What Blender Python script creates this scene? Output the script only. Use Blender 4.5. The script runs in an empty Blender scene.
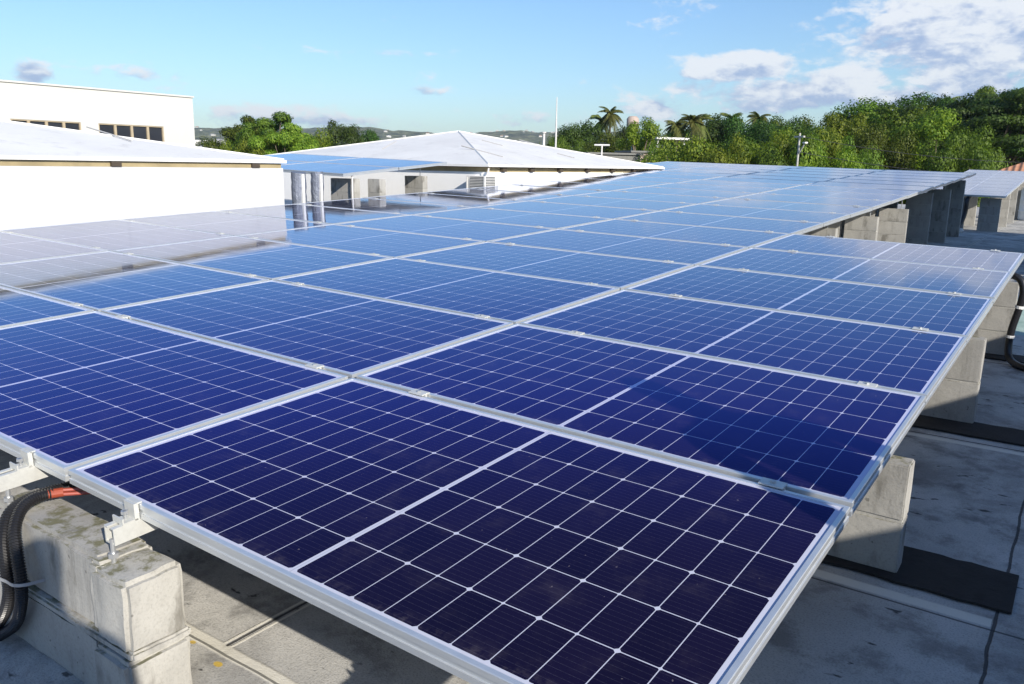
import bpy, bmesh, math, random
import numpy as np
from mathutils import Matrix, Vector

random.seed(7)
SC = bpy.context.scene
COL = SC.collection
R_ = math.radians

# ------------------------------------------------------------------ camera
cw = Vector((2.1648, -0.9902, 0.8203))
right = Vector((0.815617, 0.578342, 0.016998))
down = Vector((0.136759, -0.164154, -0.976909))
fwd = Vector((-0.562198, 0.799108, -0.212980))
cd = bpy.data.cameras.new('camera')
cam = bpy.data.objects.new('camera', cd)
COL.objects.link(cam)
cam.matrix_world = Matrix(((right.x, -down.x, -fwd.x, cw.x), (right.y, -down.y, -fwd.y, cw.y),
                           (right.z, -down.z, -fwd.z, cw.z), (0, 0, 0, 1)))
cd.sensor_width = 36.0
cd.lens = 814.0 / 1024.0 * 36.0
cd.clip_start = 0.05
cd.clip_end = 6000.0
SC.camera = cam

# ------------------------------------------------------------------ exposure, sun, sky
SC.view_settings.view_transform = 'Standard'
SC.view_settings.look = 'None'
SC.view_settings.exposure = 0.55
SC.view_settings.gamma = 1.0
SC.view_settings.use_curve_mapping = False

SUNV = Vector((0.94, -0.42, 0.49)).normalized()        # towards the sun
SUN_EL = math.asin(SUNV.z)
SUN_AZ = math.atan2(SUNV.x, SUNV.y)
sl = bpy.data.lights.new('sun', 'SUN')
sl.energy = 4.7
sl.angle = R_(0.5)
sl.color = (1.0, 0.93, 0.82)
so = bpy.data.objects.new('sun', sl)
COL.objects.link(so)
so.rotation_euler = SUNV.to_track_quat('Z', 'Y').to_euler()
so.location = (20, -10, 20)


class NT:
    """small helper to write node trees"""
    def __init__(self, tree):
        self.t = tree
        tree.nodes.clear()

    def n(self, typ, **kw):
        nd = self.t.nodes.new(typ)
        for k, v in kw.items():
            setattr(nd, k, v)
        return nd

    def link(self, a, b):
        self.t.links.new(a, b)

    def put(self, sock, v):
        if isinstance(v, (int, float)):
            sock.default_value = v
        elif isinstance(v, (tuple, list)):
            if sock.type == 'RGBA' and len(v) == 3:
                v = (*v, 1)
            sock.default_value = v
        else:
            self.link(v, sock)

    def m(self, op, a, b=None, c=None, clamp=False):
        nd = self.n('ShaderNodeMath', operation=op, use_clamp=clamp)
        self.put(nd.inputs[0], a)
        if b is not None:
            self.put(nd.inputs[1], b)
        if c is not None:
            self.put(nd.inputs[2], c)
        return nd.outputs[0]

    def vm(self, op, a, b=None, scale=None):
        nd = self.n('ShaderNodeVectorMath', operation=op)
        self.put(nd.inputs[0], a)
        if b is not None:
            self.put(nd.inputs[1], b)
        if scale is not None:
            self.put(nd.inputs[3], scale)
        return nd.outputs['Value'] if op in ('DOT_PRODUCT', 'LENGTH') else nd.outputs[0]

    def mix(self, f, a, b, mode='MIX'):
        nd = self.n('ShaderNodeMix', data_type='RGBA', blend_type=mode)
        self.put(nd.inputs[0], f)
        self.put(nd.inputs[6], a)
        self.put(nd.inputs[7], b)
        return nd.outputs[2]

    def noise(self, vec, scale, detail=4, rough=.55, dist=0.0):
        nd = self.n('ShaderNodeTexNoise')
        self.put(nd.inputs['Vector'], vec)
        nd.inputs['Scale'].default_value = scale
        nd.inputs['Detail'].default_value = detail
        nd.inputs['Roughness'].default_value = rough
        nd.inputs['Distortion'].default_value = dist
        return nd.outputs[0]

    def ss(self, x, a, b, lo=0.0, hi=1.0):
        nd = self.n('ShaderNodeMapRange', interpolation_type='SMOOTHSTEP')
        self.put(nd.inputs[0], x)
        nd.inputs[1].default_value = a
        nd.inputs[2].default_value = b
        nd.inputs[3].default_value = lo
        nd.inputs[4].default_value = hi
        return nd.outputs[0]

    def coords(self, which='Object'):
        return self.n('ShaderNodeTexCoord').outputs[which]

    def scale(self, vec, s):
        nd = self.n('ShaderNodeMapping')
        self.put(nd.inputs[0], vec)
        nd.inputs[3].default_value = s
        return nd.outputs[0]

    def bump(self, h, strength=.3, dist=.01):
        nd = self.n('ShaderNodeBump')
        nd.inputs['Strength'].default_value = strength
        nd.inputs['Distance'].default_value = dist
        self.put(nd.inputs['Height'], h)
        return nd.outputs[0]

    def out(self, base, rough=.6, metal=0.0, normal=None, spec=.5, ior=1.5, extra=None):
        p = self.n('ShaderNodeBsdfPrincipled')
        self.put(p.inputs['Base Color'], base)
        self.put(p.inputs['Roughness'], rough)
        self.put(p.inputs['Metallic'], metal)
        p.inputs['IOR'].default_value = ior
        p.inputs['Specular IOR Level'].default_value = spec
        if normal is not None:
            self.link(normal, p.inputs['Normal'])
        o = self.n('ShaderNodeOutputMaterial')
        if extra:
            self.link(extra(p.outputs[0]), o.inputs[0])
        else:
            self.link(p.outputs[0], o.inputs[0])
        return p


def mat(name):
    m = bpy.data.materials.new(name)
    m.use_nodes = True
    return m, NT(m.node_tree)


world = bpy.data.worlds.new('World')
SC.world = world
world.use_nodes = True
w = NT(world.node_tree)
sky = w.n('ShaderNodeTexSky', sky_type='NISHITA')
sky.sun_disc = False
sky.sun_elevation = SUN_EL
sky.sun_rotation = SUN_AZ
sky.altitude = 0
sky.air_density = 1.25
sky.dust_density = 0.25
sky.ozone_density = 1.6
D = w.coords('Generated')
sep = w.n('ShaderNodeSeparateXYZ')
w.link(D, sep.inputs[0])
dx, dy, dz = sep.outputs
az = w.m('ARCTAN2', dx, dy)                 # compass direction, radians, 0 = +Y
el = w.m('ARCSINE', dz)


def pxdir(x, y):
    d = right * ((x - 512) / 814) + down * ((y - 342) / 814) + fwd
    d.normalize()
    return math.atan2(d.x, d.y), math.asin(d.z)


# cumulus banks: centre direction, angular half sizes
BANKS = [(975, 28, .15, .070, .98), (880, 36, .05, .035, .75), (742, 66, .065, .020, 1.1), (705, 72, .03, .010, .9), (780, 92, .14, .026, .75),
         (968, 84, .045, .022, 1.25), (850, 80, .05, .016, 1.1), (30, 71, .022, .016, .9), (655, 108, .05, .02, .7),
         (250, 112, .12, .015, .62), (380, 52, .16, .008, .42), (430, 90, .03, .008, .45), (340, 120, .12, .012, .6), (40, 45, .2, .02, .3),
         (120, 70, .15, .012, .3), (470, 75, .2, .02, .22), (890, 97, .10, .02, .7), (560, 118, .1, .014, .5)]
cx = w.n('ShaderNodeCombineXYZ')
w.link(az, cx.inputs[0])
w.link(w.m('MULTIPLY', el, 2.0), cx.inputs[1])
cvec = cx.outputs[0]
n1 = w.noise(cvec, 10.0, 8, .58, .3)
n2 = w.noise(w.vm('ADD', cvec, (3.1, 1.7, 0)), 42.0, 6, .62, .3)
nn = w.m('ADD', w.m('MULTIPLY', n1, .65), w.m('MULTIPLY', n2, .35))
tot = None
vsum = None
gsum = None
for (x, y, sa, se, amp) in BANKS:
    a0, e0 = pxdir(x, y)
    q = w.m('ADD', w.m('POWER', w.m('ABSOLUTE', w.m('DIVIDE', w.m('SUBTRACT', az, a0), sa)), 2),
            w.m('POWER', w.m('ABSOLUTE', w.m('DIVIDE', w.m('SUBTRACT', el, e0), se)), 2))
    g = w.m('MULTIPLY', w.m('EXPONENT', w.m('MULTIPLY', q, -1.0)), amp)
    tot = g if tot is None else w.m('MAXIMUM', tot, g)
    gv = w.m('MULTIPLY', g, w.m('DIVIDE', w.m('SUBTRACT', el, e0), se))
    vsum = gv if vsum is None else w.m('ADD', vsum, gv)
    gsum = g if gsum is None else w.m('ADD', gsum, g)
# loose scattered cloud over the rest of the sky
rest = w.m('MULTIPLY', w.ss(w.noise(cvec, 2.2, 3), .5, .8), .35)
tot = w.m('MAXIMUM', tot, rest)
dens = w.m('ADD', w.m('MULTIPLY', tot, .66), w.m('MULTIPLY', w.m('SUBTRACT', nn, .5), 1.75))
alpha = w.ss(dens, .20, .44)
alpha = w.m('MULTIPLY', alpha, w.ss(el, -.01, .03))
# under-sides: where there is more cloud above than below it is shaded
cv2 = w.vm('ADD', cvec, (0.012, .030, 0))
n1b = w.m('ADD', w.m('MULTIPLY', w.noise(cv2, 10.0, 8, .58, .3), .65), w.m('MULTIPLY', w.noise(w.vm('ADD', cv2, (3.1, 1.7, 0)), 42.0, 6, .62, .3), .35))
vrel = w.m('DIVIDE', vsum, w.m('ADD', gsum, .05))
sh = w.ss(w.m('ADD', w.m('MULTIPLY', vrel, -.28), w.m('MULTIPLY', w.m('SUBTRACT', n1b, nn), 1.6)), -.12, .22)
ccol = w.mix(sh, (0.64, 0.66, 0.69), (0.27, 0.35, 0.52))
skyc = w.mix(1.0, sky.outputs[0], (0.71, 0.94, 1.30), 'MULTIPLY')
bg1 = w.n('ShaderNodeBackground')
w.link(skyc, bg1.inputs[0])
bg1.inputs[1].default_value = 0.084
bg2 = w.n('ShaderNodeBackground')
w.link(ccol, bg2.inputs[0])
bg2.inputs[1].default_value = 1.0
mx = w.n('ShaderNodeMixShader')
w.link(w.m('MULTIPLY', alpha, .9), mx.inputs[0])
w.link(bg1.outputs[0], mx.inputs[1])
w.link(bg2.outputs[0], mx.inputs[2])
wo = w.n('ShaderNodeOutputWorld')
w.link(mx.outputs[0], wo.inputs[0])

# ------------------------------------------------------------------ object helpers


def link(name, me, parent=None, mats=None):
    o = bpy.data.objects.new(name, me)
    COL.objects.link(o)
    if parent is not None:
        o.parent = parent
    if mats and me is not None:
        for m in (mats if isinstance(mats, (list, tuple)) else [mats]):
            me.materials.append(m)
    return o


def tag(o, label=None, cat=None, group=None, kind=None):
    if label:
        o['label'] = label
    if cat:
        o['category'] = cat
    if group:
        o['group'] = group
    if kind:
        o['kind'] = kind
    return o


def empty(name, loc=(0, 0, 0), rz=0.0, label=None, cat=None, group=None):
    o = bpy.data.objects.new(name, None)
    COL.objects.link(o)
    o.location = loc
    o.rotation_euler = (0, 0, rz)
    o.empty_display_size = .2
    return tag(o, label, cat, group)


class MB:
    """mesh builder: collects shapes and links them as one mesh"""
    def __init__(self):
        self.v = []
        self.f = []
        self.mi = []

    def add(self, vs, fs, mi=0):
        b = len(self.v)
        self.v += [tuple(p) for p in vs]
        self.f += [tuple(i + b for i in f) for f in fs]
        self.mi += [mi] * len(fs)
        return self

    def box(self, x0, x1, y0, y1, z0, z1, mi=0, bev=0.0):
        if bev > 0:
            b = bev
            bm = bmesh.new()
            bmesh.ops.create_cube(bm, size=1)
            for v in bm.verts:
                v.co = Vector(((x0 + x1) / 2 + v.co.x * (x1 - x0), (y0 + y1) / 2 + v.co.y * (y1 - y0), (z0 + z1) / 2 + v.co.z * (z1 - z0)))
            bmesh.ops.bevel(bm, geom=list(bm.edges), offset=b, segments=2, affect='EDGES')
            bm.verts.index_update()
            self.add([v.co for v in bm.verts], [[v.index for v in f.verts] for f in bm.faces], mi)
            bm.free()
            return self
        vs = [(x0, y0, z0), (x1, y0, z0), (x1, y1, z0), (x0, y1, z0), (x0, y0, z1), (x1, y0, z1), (x1, y1, z1), (x0, y1, z1)]
        return self.add(vs, [(0, 3, 2, 1), (4, 5, 6, 7), (0, 1, 5, 4), (1, 2, 6, 5), (2, 3, 7, 6), (3, 0, 4, 7)], mi)

    def tube(self, pts, rads, seg=8, cap=True, mi=0):
        pts = [Vector(p) for p in pts]
        if isinstance(rads, (int, float)):
            rads = [rads] * len(pts)
        rings = []
        up = Vector((0, 0, 1))
        prev = None
        for i, p in enumerate(pts):
            t = (pts[min(i + 1, len(pts) - 1)] - pts[max(i - 1, 0)]).normalized()
            if prev is None:
                a = t.cross(up)
                if a.length < .1:
                    a = t.cross(Vector((1, 0, 0)))
            else:
                a = prev - t * prev.dot(t)
            a.normalize()
            prev = a
            b = t.cross(a)
            rings.append([p + (a * math.cos(2 * math.pi * k / seg) + b * math.sin(2 * math.pi * k / seg)) * rads[i] for k in range(seg)])
        vs = [q for r in rings for q in r]
        fs = []
        for i in range(len(pts) - 1):
            for k in range(seg):
                fs.append((i * seg + k, i * seg + (k + 1) % seg, (i + 1) * seg + (k + 1) % seg, (i + 1) * seg + k))
        if cap:
            fs.append(tuple(reversed(range(seg))))
            fs.append(tuple((len(pts) - 1) * seg + k for k in range(seg)))
        return self.add(vs, fs, mi)

    def mesh(self, name, mats=None, smooth=False):
        me = bpy.data.meshes.new(name)
        me.from_pydata(self.v, [], self.f)
        for m in (mats if isinstance(mats, (list, tuple)) else [mats] if mats else []):
            me.materials.append(m)
        if any(self.mi):
            me.polygons.foreach_set('material_index', self.mi)
        bm = bmesh.new()
        bm.from_mesh(me)
        bmesh.ops.recalc_face_normals(bm, faces=bm.faces)
        bm.to_mesh(me)
        bm.free()
        if smooth:
            me.polygons.foreach_set('use_smooth', [True] * len(me.polygons))
        me.update()
        return me

    def build(self, name, mats, parent=None, smooth=False):
        return link(name, self.mesh(name, mats, smooth), parent)


# ------------------------------------------------------------------ materials
def m_concrete(name, base=(.42, .40, .36), dark=(.13, .12, .10), amt=.5, stretch=(1, 1, .35), bump=.35, scl=1.0, lichen=.8):
    m, t = mat(name)
    P = t.coords('Object')
    oi = t.n('ShaderNodeObjectInfo')
    P = t.vm('ADD', P, t.vm('SCALE', (7.0, 5.0, 3.0), scale=t.m('MULTIPLY', oi.outputs['Random'], 9)))
    a = t.noise(P, 3.2 * scl, 6, .6)
    b = t.noise(t.scale(P, stretch), 9 * scl, 7, .62)
    c = t.noise(P, 130 * scl, 3, .7)
    d = t.noise(P, 36 * scl, 4, .65)
    col = t.mix(t.ss(a, .3, .7), tuple(k * .86 for k in base), tuple(min(1, k * 1.12) for k in base))
    col = t.mix(t.m('MULTIPLY', t.ss(b, .53, .70), amt), col, dark)
    col = t.mix(t.m('MULTIPLY', t.ss(c, .45, .75), .35), col, tuple(k * .45 for k in base))
    st_n = t.noise(t.scale(P, (14, 14, 1.1)), 1.0 * scl, 4, .6)
    col = t.mix(t.m('MULTIPLY', t.ss(st_n, .52, .74), .45), col, tuple(k * .5 for k in base))
    pk = t.noise(P, 48 * scl, 2, .5)
    col = t.mix(t.m('MULTIPLY', t.ss(pk, .71, .76), .6), col, tuple(k * .22 for k in base))
    gn = t.n('ShaderNodeNewGeometry')
    sn = t.n('ShaderNodeSeparateXYZ')
    t.link(gn.outputs['Normal'], sn.inputs[0])
    li = t.m('MULTIPLY', t.ss(sn.outputs[2], .5, .9), t.ss(t.noise(P, 16 * scl, 5, .7), .46, .62))
    col = t.mix(t.m('MULTIPLY', li, lichen), col, (.12, .115, .045))
    h = t.m('ADD', t.m('MULTIPLY', c, .35), t.m('MULTIPLY', d, .9))
    t.out(col, .9, 0, t.bump(h, bump, .006), spec=.3)
    return m


M = {}
M['block'] = m_concrete('weathered_concrete', (.36, .35, .325), (.10, .095, .08), .7)
M['block_light'] = m_concrete('mortar_render', (.40, .39, .36), (.11, .10, .08), .75)
M['roofwall'] = m_concrete('roof_wall', (.5, .49, .46), (.2, .2, .18), .4, scl=.4)
M['edgeconc'] = m_concrete('edge_concrete', (.5, .47, .42), (.2, .19, .17), .4, scl=.5)

m, t = mat('alum_frame')
P = t.coords('Object')
n = t.noise(t.scale(P, (1.5, 1.5, 30)), 12, 4, .6)
t.out(t.mix(n, (.60, .62, .63), (.74, .76, .77)), t.ss(n, .2, .8, .3, .42), .65)
M['alum'] = m
m, t = mat('galvanised_bracket')
P = t.coords('Object')
n = t.noise(P, 60, 4, .7)
t.out(t.mix(n, (.50, .50, .47), (.72, .72, .68)), .5, .35, t.bump(n, .2, .002))
M['galv'] = m
m, t = mat('zinc_bolt')
t.out((.45, .46, .47), .4, .6)
M['bolt'] = m

# ---- photovoltaic laminate: cell pattern in the panel's own metres
m, t = mat('solar_cells')
P = t.coords('Object')
s = t.n('ShaderNodeSeparateXYZ')
t.link(P, s.inputs[0])
px, py = s.outputs[0], s.outputs[1]
oi = t.n('ShaderNodeObjectInfo')
PW = 0.0846
QH = 0.1652
hx = t.m('SUBTRACT', t.m('ABSOLUTE', t.m('SUBTRACT', px, .8775)), .0065)
cx_ = t.m('DIVIDE', hx, PW)
ix = t.m('FLOOR', cx_)
fx = t.m('MULTIPLY', t.m('SUBTRACT', cx_, ix), PW)
dxx = t.m('MINIMUM', fx, t.m('SUBTRACT', PW, fx))
vy = t.m('SUBTRACT', py, (1.038 - 6 * QH) / 2)
cy_ = t.m('DIVIDE', vy, QH)
iy = t.m('FLOOR', cy_)
fy = t.m('MULTIPLY', t.m('SUBTRACT', cy_, iy), QH)
dyy = t.m('MINIMUM', fy, t.m('SUBTRACT', QH, fy))
ins = t.m('MULTIPLY', t.m('GREATER_THAN', dxx, .0010), t.m('GREATER_THAN', dyy, .0013))
# chamfered corners, larger on every other cell edge
even = t.m('COMPARE', t.m('MODULO', t.m('ADD', t.m('FLOOR', t.m('ADD', cx_, .5)), 40), 2), 0, .1)
cham = t.m('ADD', .0055, t.m('MULTIPLY', even, .0030))
ins = t.m('MULTIPLY', ins, t.m('GREATER_THAN', t.m('ADD', dxx, dyy), cham))
ins = t.m('MULTIPLY', ins, t.m('MULTIPLY', t.m('GREATER_THAN', hx, 0.0), t.m('LESS_THAN', hx, 10 * PW)))
ins = t.m('MULTIPLY', ins, t.m('MULTIPLY', t.m('GREATER_THAN', vy, 0.0), t.m('LESS_THAN', vy, 6 * QH)))
bb = t.m('DIVIDE', fy, QH / 10)
bbd = t.m('ABSOLUTE', t.m('SUBTRACT', t.m('SUBTRACT', bb, t.m('FLOOR', bb)), .5))
dots = t.ss(t.noise(t.scale(P, (260, 20, 1)), 1.0, 1), .35, .65)
bus = t.m('MULTIPLY', t.m('LESS_THAN', bbd, .03), t.m('ADD', .35, t.m('MULTIPLY', dots, .65)))
cc = t.n('ShaderNodeCombineXYZ')
t.link(t.m('ADD', ix, t.m('MULTIPLY', t.m('GREATER_THAN', px, .8775), 20)), cc.inputs[0])
t.link(iy, cc.inputs[1])
t.link(t.m('MULTIPLY', oi.outputs['Random'], 71), cc.inputs[2])
wn = t.n('ShaderNodeTexWhiteNoise')
t.link(cc.outputs[0], wn.inputs[0])
cell = t.mix(wn.outputs[0], (.0058, .0040, .0115), (.0100, .0066, .0205))
cell = t.mix(t.m('MULTIPLY', oi.outputs['Random'], .5), cell, (.0078, .0068, .036))
cell = t.mix(t.m('MULTIPLY', bus, .5), cell, (.075, .07, .10))
dust = t.m('MULTIPLY', t.ss(t.noise(t.vm('ADD', P, t.vm('SCALE', (9, 4, 2), scale=oi.outputs['Random'])), 7, 6, .7), .50, .82), .05)
edge = t.m('MULTIPLY', t.m('SUBTRACT', 1.0, t.ss(py, .012, .07)), t.ss(t.noise(P, 30, 5, .7), .45, .75))
dust = t.m('ADD', dust, t.m('MULTIPLY', edge, .16))
spk = t.noise(t.vm('ADD', P, t.vm('SCALE', (5, 8, 3), scale=oi.outputs['Random'])), 55, 2, .5)
dust = t.m('ADD', dust, t.m('MULTIPLY', t.ss(spk, .76, .79), .25))
back = (.55, .56, .64)
mid = t.m('LESS_THAN', t.m('ABSOLUTE', t.m('SUBTRACT', px, .8775)), .0016)
backc = t.mix(t.m('MULTIPLY', mid, .5), back, (.32, .34, .38))
col = t.mix(ins, backc, cell)
col = t.mix(dust, col, (.42, .36, .34))
rg = t.ss(t.noise(P, 3, 5, .6), .2, .9, .035, .10)
fr = t.n('ShaderNodeFresnel')
fr.inputs[0].default_value = 1.5
F_ = fr.outputs[0]
cR = t.n('ShaderNodeCombineXYZ')
t.link(t.m('MULTIPLY', F_, t.ss(F_, .08, .50, .17, .95)), cR.inputs[0])
t.link(t.m('MULTIPLY', F_, t.ss(F_, .08, .43, .20, 1.0)), cR.inputs[1])
t.link(t.m('MULTIPLY', F_, t.m('MULTIPLY', t.ss(F_, .05, .20, .35, 1.28), t.ss(F_, .35, .62, 1.0, .90)), clamp=True), cR.inputs[2])
gl = t.n('ShaderNodeBsdfGlossy')
t.link(cR.outputs[0], gl.inputs['Color'])
t.link(rg, gl.inputs['Roughness'])
df = t.n('ShaderNodeBsdfDiffuse')
t.link(t.mix(F_, col, (0, 0, 0)), df.inputs['Color'])
ad = t.n('ShaderNodeAddShader')
t.link(gl.outputs[0], ad.inputs[0])
t.link(df.outputs[0], ad.inputs[1])
oo = t.n('ShaderNodeOutputMaterial')
t.link(ad.outputs[0], oo.inputs[0])
M['cells'] = m
m, t = mat('white_backsheet')
t.out((.55, .55, .55), .6)
M['backsheet'] = m


def m_simple(name, col, rough=.6, metal=0.0, var=.12, scl=6, bump=0.0, stretch=(1, 1, 1)):
    m, t = mat(name)
    P = t.scale(t.coords('Object'), stretch)
    n = t.noise(P, scl, 6, .62)
    c = t.mix(t.ss(n, .25, .75), tuple(k * (1 - var) for k in col), tuple(min(1, k * (1 + var)) for k in col))
    t.out(c, rough, metal, t.bump(t.noise(P, scl * 8, 4, .6), bump, .01) if bump else None)
    return m


def m_wall(name, col, stain=(.45, .43, .38), amt=.25, scl=.8):
    m, t = mat(name)
    P = t.coords('Object')
    a = t.noise(P, scl, 5, .6)
    b = t.noise(t.scale(P, (3, 3, .35)), scl * 3, 6, .65)
    c = t.mix(t.ss(a, .3, .7), tuple(k * .93 for k in col), col)
    c = t.mix(t.m('MULTIPLY', t.ss(b, .56, .8), amt), c, stain)
    t.out(c, .8, 0, t.bump(t.noise(P, scl * 40, 4, .6), .15, .01), spec=.3)
    return m


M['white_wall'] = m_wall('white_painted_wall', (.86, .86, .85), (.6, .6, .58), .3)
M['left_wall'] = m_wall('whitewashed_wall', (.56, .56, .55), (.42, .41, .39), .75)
M['cream_wall'] = m_wall('cream_painted_wall', (.56, .55, .515), (.42, .40, .35), .35, .3)
M['tan'] = m_simple('tan_eave_board', (.30, .24, .13), .7, 0, .2, 3, .2)
M['rafter'] = m_simple('dark_rafter_end', (.06, .045, .03), .7)
M['dark'] = m_simple('dark_metal', (.03, .03, .035), .5)
M['glassdark'] = m_simple('dark_window_glass', (.02, .022, .03), .08, 0, .3, .8)
M['bronze'] = m_simple('tan_window_frame', (.38, .31, .21), .5)
M['conduit'] = m_simple('black_plastic_conduit', (.012, .012, .014), .38)
M['tie'] = m_simple('grey_tie', (.35, .36, .38), .4, .3)
M['red'] = m_simple('red_orange_tape', (.55, .10, .03), .45)
M['copper'] = m_simple('red_cable', (.30, .06, .04), .4)
M['acwhite'] = m_simple('off_white_housing', (.7, .69, .66), .5)
M['pole'] = m_simple('grey_pole', (.42, .41, .38), .7)
M['mast'] = m_simple('pale_mast', (.62, .60, .58), .5)
M['bark'] = m_simple('bark', (.13, .10, .075), .9, 0, .3, 4, .5, (1, 1, .3))
M['palmbark'] = m_simple('palm_bark', (.26, .21, .16), .9, 0, .25, 3, .4, (.4, .4, 3))
M['tank'] = m_simple('white_tank', (.66, .70, .73), .45)
M['tank_far'] = m_simple('pinkish_concrete_tank', (.42, .33, .28), .7)
M['bitumen'] = m_concrete('bitumen_felt', (.028, .027, .027), (.012, .012, .012), .5, (1, 1, 1), .6, 2.0, 0.0)
M['skin'] = m_simple('skin', (.42, .25, .17), .55)
M['shirt'] = m_simple('shirt_cloth', (.10, .16, .30), .9)
M['shirt2'] = m_simple('grey_shirt_cloth', (.35, .35, .33), .9)
M['trouser'] = m_simple('trouser_cloth', (.05, .05, .07), .9)
M['hair'] = m_simple('hair', (.015, .012, .01), .6)
M['carpaint'] = m_simple('silver_paint', (.45, .46, .48), .3, .5)
M['carpaint2'] = m_simple('dark_paint', (.05, .06, .08), .25, .3)

M['sleeve'] = m_simple('dull_orange_tape', (.26, .045, .02), .6)
M['core'] = m_simple('dark_condenser_core', (.10, .11, .13), .6)
M['shedgrey'] = m_simple('weathered_grey_shed', (.16, .16, .15), .8)
M['housewall'] = m_simple('dull_house_wall', (.42, .41, .38), .8)
# foil wrapped duct
m, t = mat('crumpled_foil')
P = t.coords('Object')
n = t.noise(P, 14, 6, .7, .8)
t.out((.20, .22, .27), .5, .4, t.bump(n, .9, .03))
M['foil'] = m

# metal roof: pale paint, standing panels along the slope, dirt
m, t = mat('pale_painted_roof')
P = t.coords('Object')
a = t.noise(P, .5, 6, .65)
b = t.noise(t.scale(P, (1, 1, 1)), 3.5, 6, .7)
c = t.mix(t.ss(a, .3, .7), (.64, .63, .61), (.76, .75, .72))
c = t.mix(t.m('MULTIPLY', t.ss(b, .54, .70), .45), c, (.46, .44, .42))
t.out(c, .6, 0, t.bump(t.noise(P, 22, 3, .6), .2, .01), spec=.35)
M['roof'] = m
m, t = mat('grey_roof_seam')
t.out((.42, .41, .40), .6)
M['seam'] = m

# terracotta tiles
m, t = mat('terracotta_tiles')
P = t.coords('Object')
wv = t.n('ShaderNodeTexWave', wave_type='BANDS', bands_direction='X')
t.link(P, wv.inputs[0])
wv.inputs['Scale'].default_value = 1.3
wv2 = t.n('ShaderNodeTexWave', wave_type='BANDS', bands_direction='Y')
t.link(P, wv2.inputs[0])
wv2.inputs['Scale'].default_value = 1.0
n = t.noise(P, 5, 5, .6)
c = t.mix(n, (.52, .27, .15), (.72, .42, .27))
c = t.mix(t.m('MULTIPLY', wv.outputs['Fac'], .4), (.34, .15, .08), c)
t.out(c, .8, 0, t.bump(t.m('ADD', wv.outputs['Fac'], t.m('MULTIPLY', wv2.outputs['Fac'], .5)), .8, .05))
M['tiles'] = m

# roof terrace floor
m, t = mat('terrace_concrete')
P = t.coords('Object')
s = t.n('ShaderNodeSeparateXYZ')
t.link(P, s.inputs[0])
X, Y = s.outputs[0], s.outputs[1]
a = t.noise(P, 1.1, 6, .62)
b = t.noise(P, 5.5, 7, .68)
c3 = t.noise(P, 160, 3, .7)
d = t.noise(t.scale(P, (5, 1.2, 1)), 2.2, 5, .6)
base = t.mix(t.ss(a, .3, .7), (.37, .365, .345), (.58, .565, .53))
base = t.mix(t.m('MULTIPLY', t.ss(b, .47, .66), .7), base, (.17, .165, .155))
bl = t.noise(P, .75, 7, .7, .6)
base = t.mix(t.m('MULTIPLY', t.ss(bl, .50, .62), .55), base, (.14, .135, .13))
base = t.mix(t.m('MULTIPLY', t.ss(d, .55, .75), .35), base, (.60, .585, .55))
base = t.mix(t.m('MULTIPLY', t.ss(c3, .45, .7), .45), base, (.12, .12, .115))
spot = t.noise(t.scale(P, (1, 1.8, 1)), 11, 3, .5)
base = t.mix(t.m('MULTIPLY', t.ss(spot, .66, .72), .85), base, (.035, .035, .035))
wob = t.m('MULTIPLY', t.m('SUBTRACT', t.noise(P, 2.6, 5, .6), .5), .04)


def linemask(coord, pos, half, w_=None):
    q = t.m('ABSOLUTE', t.m('SUBTRACT', t.m('ADD', coord, w_ if w_ is not None else 0.0), pos))
    return t.m('SUBTRACT', 1.0, t.ss(q, half * .6, half))


def rng(coord, a_, b_):
    return t.m('MULTIPLY', t.m('GREATER_THAN', coord, a_), t.m('LESS_THAN', coord, b_))


# slab joints running away from the front (cracks) and across
cr = linemask(X, 2.09, .0055, t.m('MULTIPLY', wob, .8))
cr = t.m('MAXIMUM', cr, t.m('MULTIPLY', linemask(X, .36, .006, t.m('MULTIPLY', wob, .25)), t.m('GREATER_THAN', Y, .22)))
for xx in (-1.5, -3.4, 3.6):
    cr = t.m('MAXIMUM', cr, linemask(X, xx, .006, t.m('MULTIPLY', wob, .25)))
for yy in (3.52, 5.6, 7.6, 9.7, 11.8, 14, 16.2, 18.4, 20.6, 23):
    cr = t.m('MAXIMUM', cr, linemask(Y, yy, .008, t.m('MULTIPLY', wob, .4)))
lightb = t.m('MULTIPLY', linemask(Y, 1.655, .034, t.m('MULTIPLY', wob, .3)), t.m('LESS_THAN', X, 2.08))
lightb = t.m('MAXIMUM', lightb, linemask(Y, .205, .026, t.m('MULTIPLY', wob, .4)))
lightb = t.m('MAXIMUM', lightb, t.m('MULTIPLY', linemask(Y, 3.47, .03, t.m('MULTIPLY', wob, .3)), t.m('LESS_THAN', X, 2.4)))
sidej = t.m('MULTIPLY', t.m('MAXIMUM', linemask(X, .346, .006, t.m('MULTIPLY', wob, .25)), linemask(X, .376, .006, t.m('MULTIPLY', wob, .25))), t.m('GREATER_THAN', Y, .22))
lightb = t.m('MAXIMUM', lightb, sidej)
col = t.mix(t.m('MULTIPLY', lightb, .8), base, (.72, .69, .60))
col = t.mix(t.m('MULTIPLY', linemask(Y, .192, .005, t.m('MULTIPLY', wob, .4)), .8), col, (.09, .09, .08))
col = t.mix(t.m('MULTIPLY', linemask(Y, 1.612, .006, t.m('MULTIPLY', wob, .4)), .8), col, (.05, .05, .05))
col = t.mix(t.m('MULTIPLY', cr, .9), col, (.05, .05, .05))
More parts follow.
